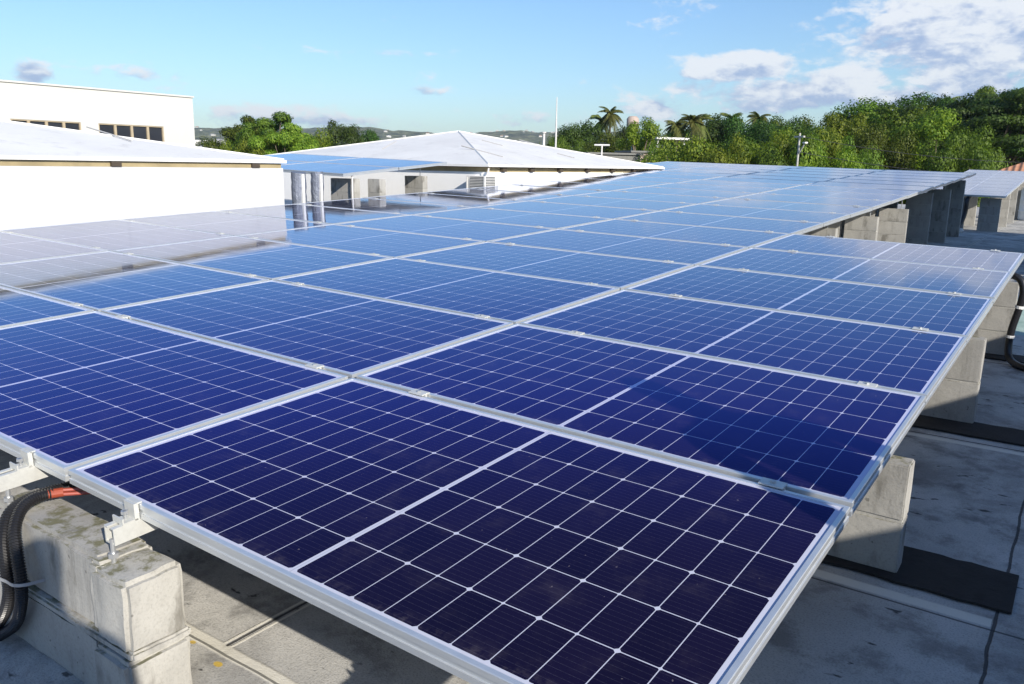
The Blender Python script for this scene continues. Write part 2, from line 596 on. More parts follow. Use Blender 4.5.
# ochre paint spots and gritty patch at the front pier
for (sx, sy, sr) in ((.415, .155, .020), (.27, .175, .016)):
    v = t.n('ShaderNodeCombineXYZ')
    v.inputs[0].default_value = sx
    v.inputs[1].default_value = sy
    v.inputs[2].default_value = 0
    dd = t.vm('LENGTH', t.vm('MULTIPLY', t.vm('SUBTRACT', P, v.outputs[0]), (1, 1.6, 0)))
    col = t.mix(t.m('MULTIPLY', t.m('SUBTRACT', 1.0, t.ss(t.m('ADD', dd, wob), sr * .7, sr)), .85), col, (.62, .42, .05))
green = t.m('MULTIPLY', rng(X, 1.55, 3.2), rng(Y, 6.9, 9.5))
col = t.mix(t.m('MULTIPLY', green, .55), col, (.30, .50, .42))
hh = t.m('ADD', t.m('MULTIPLY', b, .6), t.m('ADD', t.m('MULTIPLY', c3, .2), t.m('ADD', t.m('MULTIPLY', lightb, .25), t.m('MULTIPLY', cr, -.6))))
t.out(col, .88, 0, t.bump(hh, .8, .012), spec=.3)
M['floor'] = m

# ground, hills
m, t = mat('ground_earth_grass')
P = t.coords('Object')
a = t.noise(P, .02, 6, .6)
b = t.noise(P, .3, 6, .6)
t.out(t.mix(t.ss(b, .35, .65), t.mix(a, (.06, .09, .03), (.12, .13, .05)), (.16, .14, .09)), .95)
M['ground'] = m
m, t = mat('wooded_hills')
P = t.coords('Object')
a = t.noise(P, .008, 6, .6)
b = t.noise(P, .06, 6, .75)
c = t.mix(t.ss(b, .42, .60), (.018, .034, .012), (.19, .20, .09))
c = t.mix(t.m('MULTIPLY', t.ss(a, .5, .7), .45), c, (.17, .15, .09))
t.out(c, .95, 0, t.bump(b, 1.0, 6.0))
M['hill'] = m


def m_leaf(name, c1, c2, trans=.35):
    m, t = mat(name)
    P = t.coords('Object')
    oi = t.n('ShaderNodeObjectInfo')
    P2 = t.vm('ADD', P, t.vm('SCALE', (31, 17, 11), scale=oi.outputs['Random']))
    a = t.noise(P2, .55, 3, .6)
    geo = t.n('ShaderNodeNewGeometry')
    b = geo.outputs['Random Per Island']
    f = t.m('ADD', t.m('MULTIPLY', a, .7), t.m('MULTIPLY', b, .45))
    col = t.mix(t.ss(f, .28, .85), c1, c2)
    hs = t.n('ShaderNodeHueSaturation')
    t.put(hs.inputs['Hue'], t.m('ADD', .475, t.m('MULTIPLY', oi.outputs['Random'], .045)))
    t.put(hs.inputs['Value'], t.m('ADD', .68, t.m('MULTIPLY', oi.outputs['Random'], .65)))
    t.put(hs.inputs['Color'], col)
    col = hs.outputs[0]
    p = t.n('ShaderNodeBsdfPrincipled')
    t.put(p.inputs['Base Color'], col)
    p.inputs['Roughness'].default_value = .55
    p.inputs['Specular IOR Level'].default_value = .25
    tr = t.n('ShaderNodeBsdfTranslucent')
    t.put(tr.inputs[0], t.mix(1.0, col, (1.5, 1.6, .6), 'MULTIPLY'))
    mxs = t.n('ShaderNodeMixShader')
    mxs.inputs[0].default_value = trans
    t.link(p.outputs[0], mxs.inputs[1])
    t.link(tr.outputs[0], mxs.inputs[2])
    o = t.n('ShaderNodeOutputMaterial')
    t.link(mxs.outputs[0], o.inputs[0])
    return m


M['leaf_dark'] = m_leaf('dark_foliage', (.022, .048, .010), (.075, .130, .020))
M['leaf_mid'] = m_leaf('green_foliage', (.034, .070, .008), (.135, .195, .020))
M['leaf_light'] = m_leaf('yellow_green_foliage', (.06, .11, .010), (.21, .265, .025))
M['leaf_palm'] = m_leaf('palm_fronds', (.05, .09, .018), (.20, .21, .06))

# ------------------------------------------------------------------ setting: ground, terrace floor, hills
g = MB()
g.add([(-3500, -1500, -4.6), (3500, -1500, -4.6), (3500, 4500, -4.6), (-3500, 4500, -4.6)], [(0, 1, 2, 3)])
tag(g.build('ground', M['ground']), kind='structure')

FZ = -0.5
fl = MB().box(-22, 5.2, -9, 36, -4.5, FZ)
tag(fl.build('floor', M['floor']), kind='structure')

# hills: heightfield arcs around the far view
rs = np.random.RandomState(3)


def smooth_noise(n, k, seed):
    r = np.random.RandomState(seed)
    c = r.rand(n // k + 4)
    x = np.arange(n) / k
    i = x.astype(int)
    f = x - i
    f = f * f * (3 - 2 * f)
    return c[i] * (1 - f) + c[i + 1] * f


NA, NR = 420, 46
az_arr = np.linspace(R_(-95), R_(70), NA)
prof = smooth_noise(NA, 40, 5) * .45 + smooth_noise(NA, 14, 9) * .28 + smooth_noise(NA, 5, 2) * .10 + smooth_noise(NA, 1, 12) * .05
verts, faces = [], []
for j in range(NR):
    tt = j / (NR - 1)
    rad = 800 + tt * 2000
    bumpj = smooth_noise(NA, 2, 100 + j) * 5.0 + smooth_noise(NA, 9, 200 + j) * 8.0
    for i in range(NA):
        h = -4.6 + (math.sin(min(1, tt * 1.5) * math.pi / 2) ** 2) * (42 + 62 * prof[i]) * (1 if tt < .67 else 1 - (tt - .67) * 1.6)
        h += bumpj[i] * min(1, tt * 3) - (2.5 if tt < .03 else 0)
        verts.append((math.sin(az_arr[i]) * rad, math.cos(az_arr[i]) * rad, h))
for j in range(NR - 1):
    for i in range(NA - 1):
        a_ = j * NA + i
        faces.append((a_, a_ + 1, a_ + NA + 1, a_ + NA))
hm = MB()
hm.add(verts, faces)
tag(hm.build('hills', M['hill'], smooth=True), kind='structure')

# ------------------------------------------------------------------ array frame of reference
BA = Matrix(((0.9997520, 0.0009317, 0.0222542, 0), (0, 0.9991248, -0.0418290, 0), (-0.0222737, 0.0418186, 0.9988769, 0), (0, 0, 0, 1)))
PU, PV_ = 1.78, 1.06
LX, LY, FH = 1.757, 1.040, .040


def frame_mesh(mt):
    prof_ = [(0, -FH), (0, -.026), (.003, -.025), (.003, -.015), (0, -.014), (0, -.0015), (.0015, 0), (.0125, 0), (.0125, -FH)]
    mb = MB()
    vs = []
    for (o, z) in prof_:
        vs += [(o, o, z), (LX - o, o, z), (LX - o, LY - o, z), (o, LY - o, z)]
    fs = []
    for k in range(len(prof_) - 1):
        for c in range(4):
            d_ = (c + 1) % 4
            fs.append((k * 4 + c, k * 4 + d_, (k + 1) * 4 + d_, (k + 1) * 4 + c))
    k = len(prof_) - 1
    for c in range(4):
        d_ = (c + 1) % 4
        fs.append((k * 4 + c, k * 4 + d_, d_, c))
    mb.add(vs, fs)
    return mb.mesh('panel_frame', mt)


FRAME = frame_mesh(M['alum'])
_g = MB()
_g.box(.0127, LX - .0127, .0127, LY - .0127, -.0095, -.0035)
GLASS = _g.mesh('cell_glass', [M['cells'], M['backsheet']])
for p_ in GLASS.polygons:
    p_.material_index = 1 if p_.normal.z < -.5 else 0
_j = MB().box(.80, .955, .10, .16, -.030, -.0096, bev=.003)
JBOX = _j.mesh('junction_box', M['conduit'])
# object coords of the glass = panel coords because the part sits at the panel origin

proto = empty('solar_panel')
for nm, me in (('frame', FRAME), ('glass', GLASS)):
    link(nm, me, proto)
ORD = ['front', 'second', 'third', 'fourth', 'fifth', 'sixth', 'seventh', 'eighth', 'ninth', 'tenth', 'eleventh', 'twelfth', 'thirteenth',
       'fourteenth', 'fifteenth', 'sixteenth', 'seventeenth', 'rearmost']
used = [False]


def copy_tree(o, parent=None):
    c = o.copy()
    COL.objects.link(c)
    c.parent = parent
    for ch in o.children:
        copy_tree(ch, c)
    return c


def put_panel(Mx, label, group):
    if not used[0]:
        o = proto
        used[0] = True
    else:
        o = copy_tree(proto)
    o.matrix_world = Mx
    return tag(o, label, 'solar panel', group)


prnd = random.Random(11)
COLN = {1: ('column at the right edge of the array', 6, 0), 0: ('second column from the right', 18, 0), -1: ('third column from the right', 18, 0),
        -2: ('fourth column beside the white left wall', 18, 0), -3: ('outermost left column behind the far roof corner', 18, 13)}
for c, (cn, nr, r0) in COLN.items():
    for r in range(r0, nr):
        tw = prnd.gauss(0, .0011) + .014 * min(1, max(0, (r - 8) / 4))
        tw2 = prnd.gauss(0, .0011)
        Mx = BA @ Matrix.Translation(((c - 1) * PU + .0115, r * PV_ + .010, 0)) @ Matrix.Rotation(tw, 4, 'X') @ Matrix.Rotation(tw2, 4, 'Y')
        if c == 1:
            od = ['front', 'second', 'third', 'fourth', 'fifth', 'sixth and last'][r]
        else:
            od = ORD[r]
        shade = ', in the shade' if False else ''
        put_panel(Mx, 'silver framed navy panel, %s row, %s' % (od, cn), 'solar panels of the main array')

# small array between the two hip roofed buildings (2 x 2)
SA = Matrix.Translation((-9.36, 6.5, .775)) @ Matrix.Rotation(math.atan(.082), 4, 'X') @ Matrix.Rotation(math.atan(.030), 4, 'Y')
for i in range(2):
    for j in range(2):
        put_panel(SA @ Matrix.Translation((i * PU, j * PV_, -.0)),
                  'pale blue solar panel of the small array between white buildings, %s row %s' % (('front', 'back')[j], ('left', 'right')[i]), 'solar panels of the small array')
# far right table
T2 = Matrix.Translation((-1.265, 20.5, .345)) @ Matrix.Rotation(math.atan(.066), 4, 'X') @ Matrix.Rotation(.018, 4, 'Y')
for j in range(8):
    put_panel(T2 @ Matrix.Translation((0, j * PV_, 0)) @ Matrix.Rotation(.008, 4, 'X'), 'solar panel in the separate strip at far right, %s from its near end' % (['first'] + ORD[1:])[j],
              'solar panels of the far right strip')

# ------------------------------------------------------------------ clamps on the row gaps
cm = MB()
cm.box(-.033, .033, -.021, .021, .0006, .0045, bev=.001)
cm.box(-.033, .033, -.0055, .0055, -.035, .0006)
CL = cm.mesh('clamp_body', M['galv'])
bm_ = MB().tube([(0, 0, .0045), (0, 0, .0105)], .0075, 6)
CB = bm_.mesh('bolt_head', M['bolt'])
cl0 = empty('panel_clamp')
link('clamp_plate', CL, cl0)
link('bolt_head', CB, cl0)
first = [True]


def put_clamp(Mx, label):
    o = cl0 if first[0] else copy_tree(cl0)
    first[0] = False
    o.matrix_world = Mx
    tag(o, label, 'clamp', 'clamps holding the panels down')


CU = {1: (.33, 1.57), 0: (-1.55, -.205), -1: (-3.33, -1.985), -2: (-5.11, -3.765), -3: (-6.9, -5.55)}
CN = {1: 'right-edge column', 0: 'second column from the right', -1: 'third column from the right', -2: 'fourth column by the white wall', -3: 'outermost left column'}
for c, (cn, nr, r0) in COLN.items():
    for r in range(r0 + 1, nr):
        for k, u in enumerate(CU[c]):
            side = ('left', 'right')[k]
            put_clamp(BA @ Matrix.Translation((u, r * PV_, 0)),
                      'silver %s clamp between panel rows %d and %d, %s' % (side, r, r + 1, CN[c]))
for k, u in enumerate(CU[1]):
    put_clamp(BA @ Matrix.Translation((u, 6 * PV_ - .008, 0)), 'silver %s end clamp on the far edge of the right-edge column' % ('left', 'right')[k])

# ------------------------------------------------------------------ rails under the panels
for c in (1, 0, -1, -2, -3):
    nr, r0 = COLN[c][1], COLN[c][2]
    for k, u in enumerate(CU[c]):
        y0 = r0 * PV_ - .10
        if (c, k) == (0, 1):
            y0 = -.55
        if (c, k) == (1, 0):
            y0 = -.06
        y1 = nr * PV_ + .06
        rr = empty('mounting_rail')
        rr.matrix_world = BA
        mb = MB()
        # open channel profile
        mb.box(u - .021, u - .017, y0, y1, -.085, -.0405)
        mb.box(u + .017, u + .021, y0, y1, -.085, -.0405)
        mb.box(u - .017, u + .017, y0, y1, -.085, -.081)
        mb.box(u - .017, u - .007, y0, y1, -.0445, -.0405)
        mb.box(u + .007, u + .017, y0, y1, -.0445, -.0405)
        mb.build('channel', M['galv'], rr)
        if r0 == 0:
            # end clamp at the front edge
            e = MB()
            e.box(u - .022, u + .022, -.014 + .010, -.002 + .010, -.0405, .0035)
            e.box(u - .022, u + .022, -.004 + .008, .018, .0006, .0045)
            e.box(u - .022, u + .022, -.036, .004, -.0403, -.036)
            e.box(u - .022, u + .022, -.036, -.032, -.036, -.024)
            e.build('end_clamp', M['galv'], rr)
            b = MB().tube([(u, -.017, -.036), (u, -.017, -.014)], .004, 6).tube([(u, -.017, -.022), (u, -.017, -.014)], .009, 6)
            b.build('clamp_bolt', M['bolt'], rr)
        tag(rr, 'galvanised rail under the %s of the %s' % (('left side', 'right side')[k], CN[c]), 'rail', 'rails carrying the panels')

# ------------------------------------------------------------------ block piers


def rough_box(x0, x1, y0, y1, z0, z1, seed, amp=.0025, bev=.006, res=.05):
    bm = bmesh.new()
    bmesh.ops.create_cube(bm, size=1)
    for v in bm.verts:
        v.co = Vector(((x0 + x1) / 2 + v.co.x * (x1 - x0), (y0 + y1) / 2 + v.co.y * (y1 - y0), (z0 + z1) / 2 + v.co.z * (z1 - z0)))
    bmesh.ops.bevel(bm, geom=list(bm.edges), offset=bev, segments=2, affect='EDGES')
    cuts = max(1, min(6, int(max(x1 - x0, z1 - z0) / res)))
    bmesh.ops.subdivide_edges(bm, edges=[e for e in bm.edges if e.calc_length() > res], cuts=cuts, use_grid_fill=True)
    from mathutils import noise as mn
    for v in bm.verts:
        q_ = v.co * 9 + Vector((seed * 3.1, seed * 1.7, 0))
        q2_ = v.co * 30 + Vector((seed * 2.1, seed * 5.7, 0))
        v.co += (mn.noise_vector(q_) + mn.noise_vector(q2_) * .45) * amp * 1.5
    me = bpy.data.meshes.new('block')
    bmesh.ops.recalc_face_normals(bm, faces=bm.faces)
    bm.to_mesh(me)
    bm.free()
    me.polygons.foreach_set('use_smooth', [True] * len(me.polygons))
    try:
        me.set_sharp_from_angle(angle=R_(40))
    except Exception:
        pass
    return me


def pier(x0, x1, y0, y1, ztop, label, group='block piers under the arrays', rod=None, zrod=None, mt=None, seed=0, zb=FZ):
    root = empty('block_pier', ((x0 + x1) / 2, (y0 + y1) / 2, zb), 0, label, 'block pier', group)
    cx0, cy0 = (x0 + x1) / 2, (y0 + y1) / 2
    H = ztop - zb
    n_ = max(1, round(H / .2))
    ch = H / n_
    for k in range(n_):
        z0 = k * ch + (.0025 if k else -.01)
        j = random.Random(seed * 31 + k)
        ox, oy = j.uniform(-.0012, .0012), j.uniform(-.0012, .0012)
        me = rough_box(x0 - cx0 + ox, x1 - cx0 + ox, y0 - cy0 + oy, y1 - cy0 + oy, z0, (k + 1) * ch - (.0025 if k < n_ - 1 else 0), seed * 7 + k, amp=.0012, bev=.004)
        me.materials.append(mt or M['block'])
        link('concrete_block', me, root)
        if k:
            MB().box(x0 - cx0 + .0035, x1 - cx0 - .0035, y0 - cy0 + .0035, y1 - cy0 - .0035, k * ch - .006, k * ch + .006).build('mortar_joint', M['block_light'], root)
    if rod is not None:
        MB().tube([(rod - cx0, 0, H - .02), (rod - cx0, 0, zrod - zb)], .006, 8).build('threaded_rod', M['bolt'], root)
    return root


def plane_z(x, y):
    n_ = Vector((0.0222542, -0.0418290, 0.9988769))
    return -(n_.x * x + n_.y * y) / n_.z


# right-edge column
for i, (y, zt) in enumerate(((1.79, -.115), (3.83, -.035), (5.87, .045))):
    pier(1.38, 1.79, y, y + .10, zt, 'grey block pier under the right edge of the array, %s from the front' % ('first', 'second', 'third')[i],
         rod=1.57, zrod=plane_z(1.57, y + .05) - .083, seed=20 + i)
# along the edge of the second column, beyond the end of the right column
pl = [('lit low block pier just beyond the last right-column panel', 8.30, .20), ('lit block pier, second of the row along the far array edge', 10.35, .24),
      ('block pier half in shade, third of the row along the far array edge', 12.40, .27), ('dark shaded block pier, fourth of the row along the far edge', 14.45, .47),
      ('dark shaded block pier, fifth of the row along the far edge', 16.50, .50), ('tallest dark shaded block pier at the far end of the row', 18.40, .66)]
for i, (lb, y, zt) in enumerate(pl):
    pier(-.50, -.10, y, y + .10, zt, lb, rod=-.205, zrod=plane_z(-.205, y + .05) - .083, seed=40 + i)
    if i < 3:
        pier(-.98, -.56, y + .02, y + .12, zt - .01, 'inner block pier beside the %s pier of the far edge row, under the panels' % ('first', 'second', 'third')[i], seed=60 + i)
# supports deeper under the main array that close the dark gap
for i, y in enumerate((9.3, 11.4, 13.4, 15.5, 17.5)):
    pass
for i, y in enumerate((12.4, 14.45, 16.5, 18.4)):
    pier(-1.75, -1.35, y, y + .10, plane_z(-1.55, y) - .11, 'block pier deep in the shade behind the far edge row, number %s from the front' % ('one', 'two', 'three', 'four')[i], seed=80 + i)
# far right strip
for i, y in enumerate((20.75, 22.9, 25.0, 27.2)):
    pier(-.02, .40, y, y + .12, .27 + (y - 20.5) * .066 - .035, 'pale block pier under the far right strip, %s from its near end' % ('first', 'second', 'third', 'fourth', 'fifth')[i], seed=90 + i)
    if i < 2:
        pier(-.75, -.30, y - .05, y + .07, .27 + (y - 20.5) * .066 - .035, 'dark block pier under the left side of the far right strip, %s one' % ('near', 'next')[i], seed=100 + i)
# small array
pier(-6.33, -5.88, 6.75, 6.86, .60, 'grey block pier half shaded under the small array corner', seed=110)
pier(-5.86, -5.64, 6.98, 7.10, .60, 'dark narrow block pier right of the half shaded one', seed=111)
pier(-6.36, -6.00, 8.25, 8.36, .63, 'grey block pier standing before the white wall left of the air conditioner', seed=112, rod=-6.1, zrod=.74)
po = empty('support_post', (-5.86, 6.70, FZ), 0, 'thin white post at the near corner of the small array', 'post')
MB().tube([(0, 0, 0), (0, 0, 1.15)], .012, 8).build('post_shaft', M['mast'], po)
MB().box(-.03, .03, -.03, .03, 1.15, 1.165).build('post_cap', M['galv'], po)

# front pier: long block with a rendered end block
fp = empty('block_pier', (.1, 0, FZ), 0, 'large weathered block pier at the near left corner, with lichen on top', 'block pier', 'block piers under the arrays')
for nm, (x0, x1, y0, y1, z0, z1), sd, mt in (
        ('upper_block', (-.26, .305, -.085, .055, -.325, -.128), 1, M['block']),
        ('lower_block', (-.29, .31, -.098, .06, -.51, -.337), 2, M['block']),
        ('end_block', (.312, .462, -.105, .048, -.325, -.140), 3, M['block_light']),
        ('lower_end_block', (.312, .472, -.118, .052, -.51, -.337), 4, M['block_light'])):
    me = rough_box(x0 - .1, x1 - .1, y0, y1, z0 - FZ, z1 - FZ, sd, .0035, .012, .03)
    me.materials.append(mt)
    link(nm, me, fp)
me = rough_box(-.285 - .1, .467 - .1, -.104, .052, -.343 - FZ, -.319 - FZ, 9, .003, .006, .03)
me.materials.append(M['block_light'])
link('mortar_joint', me, fp)
me = rough_box(.285 - .1, .335 - .1, -.096, .05, -.319 - FZ, -.134 - FZ, 10, .004, .01, .03)
me.materials.append(M['block_light'])
link('mortar_joint', me, fp)
# anchor under the rail end of the right column
an = empty('anchor_bolt', (.335, -.055, -.14), 0, 'bent steel anchor bolt holding the rail end on the front pier', 'bolt')
MB().tube([(0, 0, -.03), (0, 0, .06)], .006, 8).tube([(0, 0, .012), (0, 0, .024)], .013, 6).build('bolt_shaft', M['bolt'], an)
an2 = empty('anchor_bolt', (-.195, -.06, -.13), 0, 'steel anchor bolt under the long rail end at the left', 'bolt')
MB().tube([(0, 0, -.02), (0, 0, .06)], .0065, 8).tube([(0, 0, .01), (0, 0, .022)], .013, 6).build('bolt_shaft', M['bolt'], an2)

# bitumen mats
for i, (x0, x1, y0, y1) in enumerate(((1.0, 2.125, 1.735, 2.03), (1.0, 3.1, 3.60, 3.87), (1.2, 3.0, 5.70, 5.95))):
    mb = MB()
    r = random.Random(i)
    N = 24
    top, bot = [], []
    for k in range(N + 1):
        x = x0 + (x1 - x0) * k / N
        top.append((x, y1 + r.uniform(-.006, .006)))
        bot.append((x, y0 + r.uniform(-.006, .006)))
    vs = [(x, y, FZ + .004) for x, y in bot] + [(x, y, FZ + .004) for x, y in top]
    vs += [(x, y, FZ + .012) for x, y in bot] + [(x, y, FZ + .012) for x, y in top]
    n1_ = N + 1
    fs = []
    for k in range(N):
        fs += [(k, k + 1, n1_ + k + 1, n1_ + k), (2 * n1_ + k, 3 * n1_ + k, 3 * n1_ + k + 1, 2 * n1_ + k + 1),
               (k, 2 * n1_ + k, 2 * n1_ + k + 1, k + 1), (n1_ + k, n1_ + k + 1, 3 * n1_ + k + 1, 3 * n1_ + k)]
    fs += [(0, n1_, 3 * n1_, 2 * n1_), (N, 2 * n1_ + N, 3 * n1_ + N, n1_ + N)]
    mb.add(vs, fs)
    o = mb.build('bitumen_strip', M['bitumen'])
    tag(o, 'black bitumen felt strip under the %s pier at the right edge' % ('first', 'second', 'third')[i], 'roofing felt', 'bitumen strips on the terrace')

# ------------------------------------------------------------------ conduits


def bez(pts, n_=14):
    """Catmull-Rom through the points"""
    P_ = [Vector(p) for p in pts]
    P_ = [P_[0] * 2 - P_[1]] + P_ + [P_[-1] * 2 - P_[-2]]
    out = []
    for i in range(1, len(P_) - 2):
        for k in range(n_):
            tt_ = k / n_
            a_, b_, c_, d_ = P_[i - 1], P_[i], P_[i + 1], P_[i + 2]
            out.append(.5 * ((2 * b_) + (c_ - a_) * tt_ + (2 * a_ - 5 * b_ + 4 * c_ - d_) * tt_ ** 2 + (3 * b_ - a_ - 3 * c_ + d_) * tt_ ** 3))
    out.append(P_[-2])
    return out


def resample(pts, step):
    out = [pts[0]]
    acc = 0
    for a_, b_ in zip(pts, pts[1:]):
        L = (b_ - a_).length
        d_ = step - acc
        while d_ <= L:
            out.append(a_.lerp(b_, d_ / L))
            d_ += step
        acc = (acc + L) % step
    return out


def corrugated(name, pts, rad, parent=None, pitch=.0075):
    c = resample(bez(pts, 40), pitch / 4)
    rads = [rad * (1.0, 1.0, .82, .82)[k % 4] for k in range(len(c))]
    return MB().tube(c, rads, 12).build(name, M['conduit'], parent, smooth=False)


cA = empty('corrugated_conduit', (0, 0, 0), 0, 'black corrugated conduit bending down at the near left, ending in orange tape', 'conduit', 'conduits at the front pier')
corrugated('conduit_tube', [(-.095, .012, -.095), (-.10, -.03, -.096), (-.085, -.075, -.108), (-.052, -.112, -.145), (-.02, -.125, -.20), (-.005, -.13, -.27), (-.02, -.13, -.34), (-.07, -.13, -.42), (-.16, -.14, -.485)], .016, cA)
MB().tube([(-.098, -.002, -.095), (-.080, .034, -.095)], .0130, 14).build('tape_sleeve', M['sleeve'], cA)
MB().tube([(-.085, .03, -.090), (-.01, .135, -.094)], .0055, 8).tube([(-.08, .025, -.099), (.0, .13, -.104)], .0055, 8).build('cable', M['copper'], cA)
cB = empty('corrugated_conduit', (0, 0, 0), 0, 'black corrugated conduit hanging at the frame edge behind the taped one', 'conduit', 'conduits at the front pier')
corrugated('conduit_tube', [(-.14, .10, -.11), (-.16, .0, -.115), (-.14, -.08, -.13), (-.105, -.12, -.18), (-.075, -.135, -.25), (-.07, -.135, -.32), (-.11, -.14, -.40), (-.19, -.15, -.47), (-.29, -.17, -.484)], .017, cB)
tie = empty('conduit_clip', (0, 0, 0), 0, 'grey metal clip strapping the black conduits to the pier', 'clip')
mb = MB()
tpts = [Vector((.03, -.088, -.275)), Vector((.018, -.13, -.275)), Vector((-.005, -.150, -.275)), Vector((-.04, -.152, -.275)), Vector((-.075, -.155, -.275)), Vector((-.098, -.14, -.275)), Vector((-.105, -.088, -.275))]
tp = bez(tpts, 6)
vs = []
for p in tp:
    vs += [(p.x, p.y, p.z - .0045), (p.x, p.y, p.z + .0045), (p.x, p.y + .0015, p.z + .0045), (p.x, p.y + .0015, p.z - .0045)]
fs = []
for k in range(len(tp) - 1):
    for c in range(4):
        fs.append((4 * k + c, 4 * k + (c + 1) % 4, 4 * k + 4 + (c + 1) % 4, 4 * k + 4 + c))
mb.add(vs, fs)
mb.build('strap', M['tie'], tie)

cR = empty('cable_conduit', (0, 0, 0), 0, 'black conduit dropping from the array edge by the third right pier', 'conduit')
MB().tube(bez([(1.60, 5.72, .10), (1.72, 5.70, .12), (1.80, 5.68, .10), (1.835, 5.66, .02), (1.825, 5.66, -.1), (1.80, 5.66, -.25), (1.795, 5.66, -.38), (1.82, 5.6, -.46), (1.92, 5.45, -.48), (2.2, 5.2, -.482)], 8), .024, 10).build('conduit_tube', M['conduit'], cR, True)
MB().tube([(1.826, 5.66, -.085), (1.824, 5.66, -.105)], .028, 12).build('white_band', M['acwhite'], cR)
MB().tube([(1.797, 5.66, -.30), (1.796, 5.66, -.318)], .028, 12).build('white_band', M['acwhite'], cR)
cF = empty('cable_conduit', (0, 0, 0), 0, 'thick black conduit dropping beneath the near end of the far right strip', 'conduit')
MB().tube(bez([(-.25, 20.9, .28), (-.26, 20.5, .2), (-.27, 20.45, -.1), (-.33, 20.3, -.36), (-.48, 20.0, -.47), (-.8, 19.8, -.47)], 8), .05, 10).build('conduit_tube', M['conduit'], cF, True)
bag = MB()
bag.box(-.62, -.18, 19.7, 19.95, FZ, FZ + .09, bev=.03)
tag(bag.build('sandbag', M['acwhite'], None, True), 'small pale sack lying on the terrace at the foot of the tall dark piers', 'sack')

# ------------------------------------------------------------------ buildings


def hip_roof(parent, x0, x1, y0, y1, ze, slope, ov=.0, thick=.035, mt=None, seams=1.0):
    """solid hip roof with seams; ridge along the longer side"""
    mt = mt or M['roof']
    w_, l_ = x1 - x0, y1 - y0
    h_ = min(w_, l_) / 2
    zr = ze + h_ * slope
    if w_ <= l_:
        r0, r1 = ((x0 + x1) / 2, y0 + h_), ((x0 + x1) / 2, y1 - h_)
    else:
        r0, r1 = (x0 + h_, (y0 + y1) / 2), (x1 - h_, (y0 + y1) / 2)
    A_ = [(x0, y0), (x1, y0), (x1, y1), (x0, y1)]
    same = abs(w_ - l_) < 1e-6
    vs = [(*p, ze) for p in A_] + [(*p, ze - thick) for p in A_]
    if same:
        vs += [(*r0, zr)]
        fs = [(0, 1, 8), (1, 2, 8), (2, 3, 8), (3, 0, 8)]
    elif w_ <= l_:
        vs += [(*r0, zr), (*r1, zr)]
        fs = [(0, 1, 8), (1, 2, 9, 8), (2, 3, 9), (3, 0, 8, 9)]
    else:
        vs += [(*r0, zr), (*r1, zr)]
        fs = [(0, 1, 9, 8), (1, 2, 9), (2, 3, 8, 9), (3, 0, 8)]
    fs += [(4, 7, 6, 5), (0, 4, 5, 1), (1, 5, 6, 2), (2, 6, 7, 3), (3, 7, 4, 0)]
    mb = MB()
    mb.add(vs, fs)
    ob = mb.build('roof', mt, parent)
    return ob, zr, r0, r1


def seam_strip(mb, a_, b_, wd, hgt_):
    a_, b_ = Vector(a_), Vector(b_)
    mb.tube([a_ + Vector((0, 0, hgt_ * .2)), b_ + Vector((0, 0, hgt_ * .2))], wd, 4)


# left building
lb = empty('white_building', (-10.5, -2.3, FZ), 0, 'low white walled building with pale hip roof at the left edge of the terrace', 'building')


def rel(root):
    L = root.location

    def f(mb, *a, **k):
        return mb
    return L


def shift(mb, root):
    L = root.location
    mb.v = [(x - L.x, y - L.y, z - L.z) for x, y, z in mb.v]
    return mb


def addp(root, mb, name, mt, smooth=False):
    return shift(mb, root).build(name, mt, root, smooth)


ZE = .825
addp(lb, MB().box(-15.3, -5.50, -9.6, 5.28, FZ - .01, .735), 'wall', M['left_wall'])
addp(lb, MB().box(-15.26, -5.515, -9.56, 5.265, .736, .787), 'eave_board', M['tan'])
for k, y in enumerate((4.9, 3.3, 1.75, .2, -1.4, -3.0)):
    addp(lb, MB().box(-5.512, -5.485, y - .05, y + .05, .738, .784), 'rafter_end', M['rafter'])
rf, zr, r0, r1 = hip_roof(lb, -15.56, -5.48, -9.9, 5.32, ZE, .172)
rf.location = Vector(rf.location) - lb.location
mb = MB()
seam_strip(mb, (-5.50, 5.30, ZE), (r1[0], r1[1], zr), .016, .01)
seam_strip(mb, (r0[0], r0[1], zr), (r1[0], r1[1], zr), .02, .01)
addp(lb, mb, 'ridge_cap', M['roof'])
for (xa, ya, xb, yb) in ((-5.9, 2.0, -6.6, 2.0), (-6.4, 4.0, -7.3, 4.0), (-6.1, .2, -6.9, .2)):
    za = ZE + (-5.40 - xa) * .172 + .004
    zb = ZE + (-5.40 - xb) * .172 + .004
    addp(lb, MB().tube([(xa, ya, za), (xb, yb, zb)], .008, 4), 'roof_seam', M['seam'])

# far hip roof building
hb = empty('white_building', (-8.65, 12.35, FZ), 0, 'square white building with a shallow pale pyramid roof behind the array', 'building')
addp(hb, MB().box(-11.5, -5.60, 9.30, 15.38, FZ - .01, .70), 'wall', M['white_wall'])
addp(hb, MB().box(-11.47, -5.615, 9.315, 15.37, .701, .772), 'eave_board', M['tan'])
for k, y in enumerate((9.7, 10.5, 11.4, 12.35, 13.3, 14.2, 15.0)):
    addp(hb, MB().box(-5.612, -5.55, y - .05, y + .05, .705, .770), 'rafter_end', M['rafter'])
rf, zr2, r0, r1 = hip_roof(hb, -11.8, -5.5, 9.2, 15.5, .815, .205)
rf.location = Vector(rf.location) - hb.location
mb = MB()
ap = (-8.65, 12.35, zr2)
for cx_1, cy_1 in ((-5.52, 9.22), (-5.52, 15.48), (-11.78, 9.22)):
    seam_strip(mb, (cx_1, cy_1, .815), ap, .016, .01)
addp(hb, mb, 'ridge_cap', M['roof'])
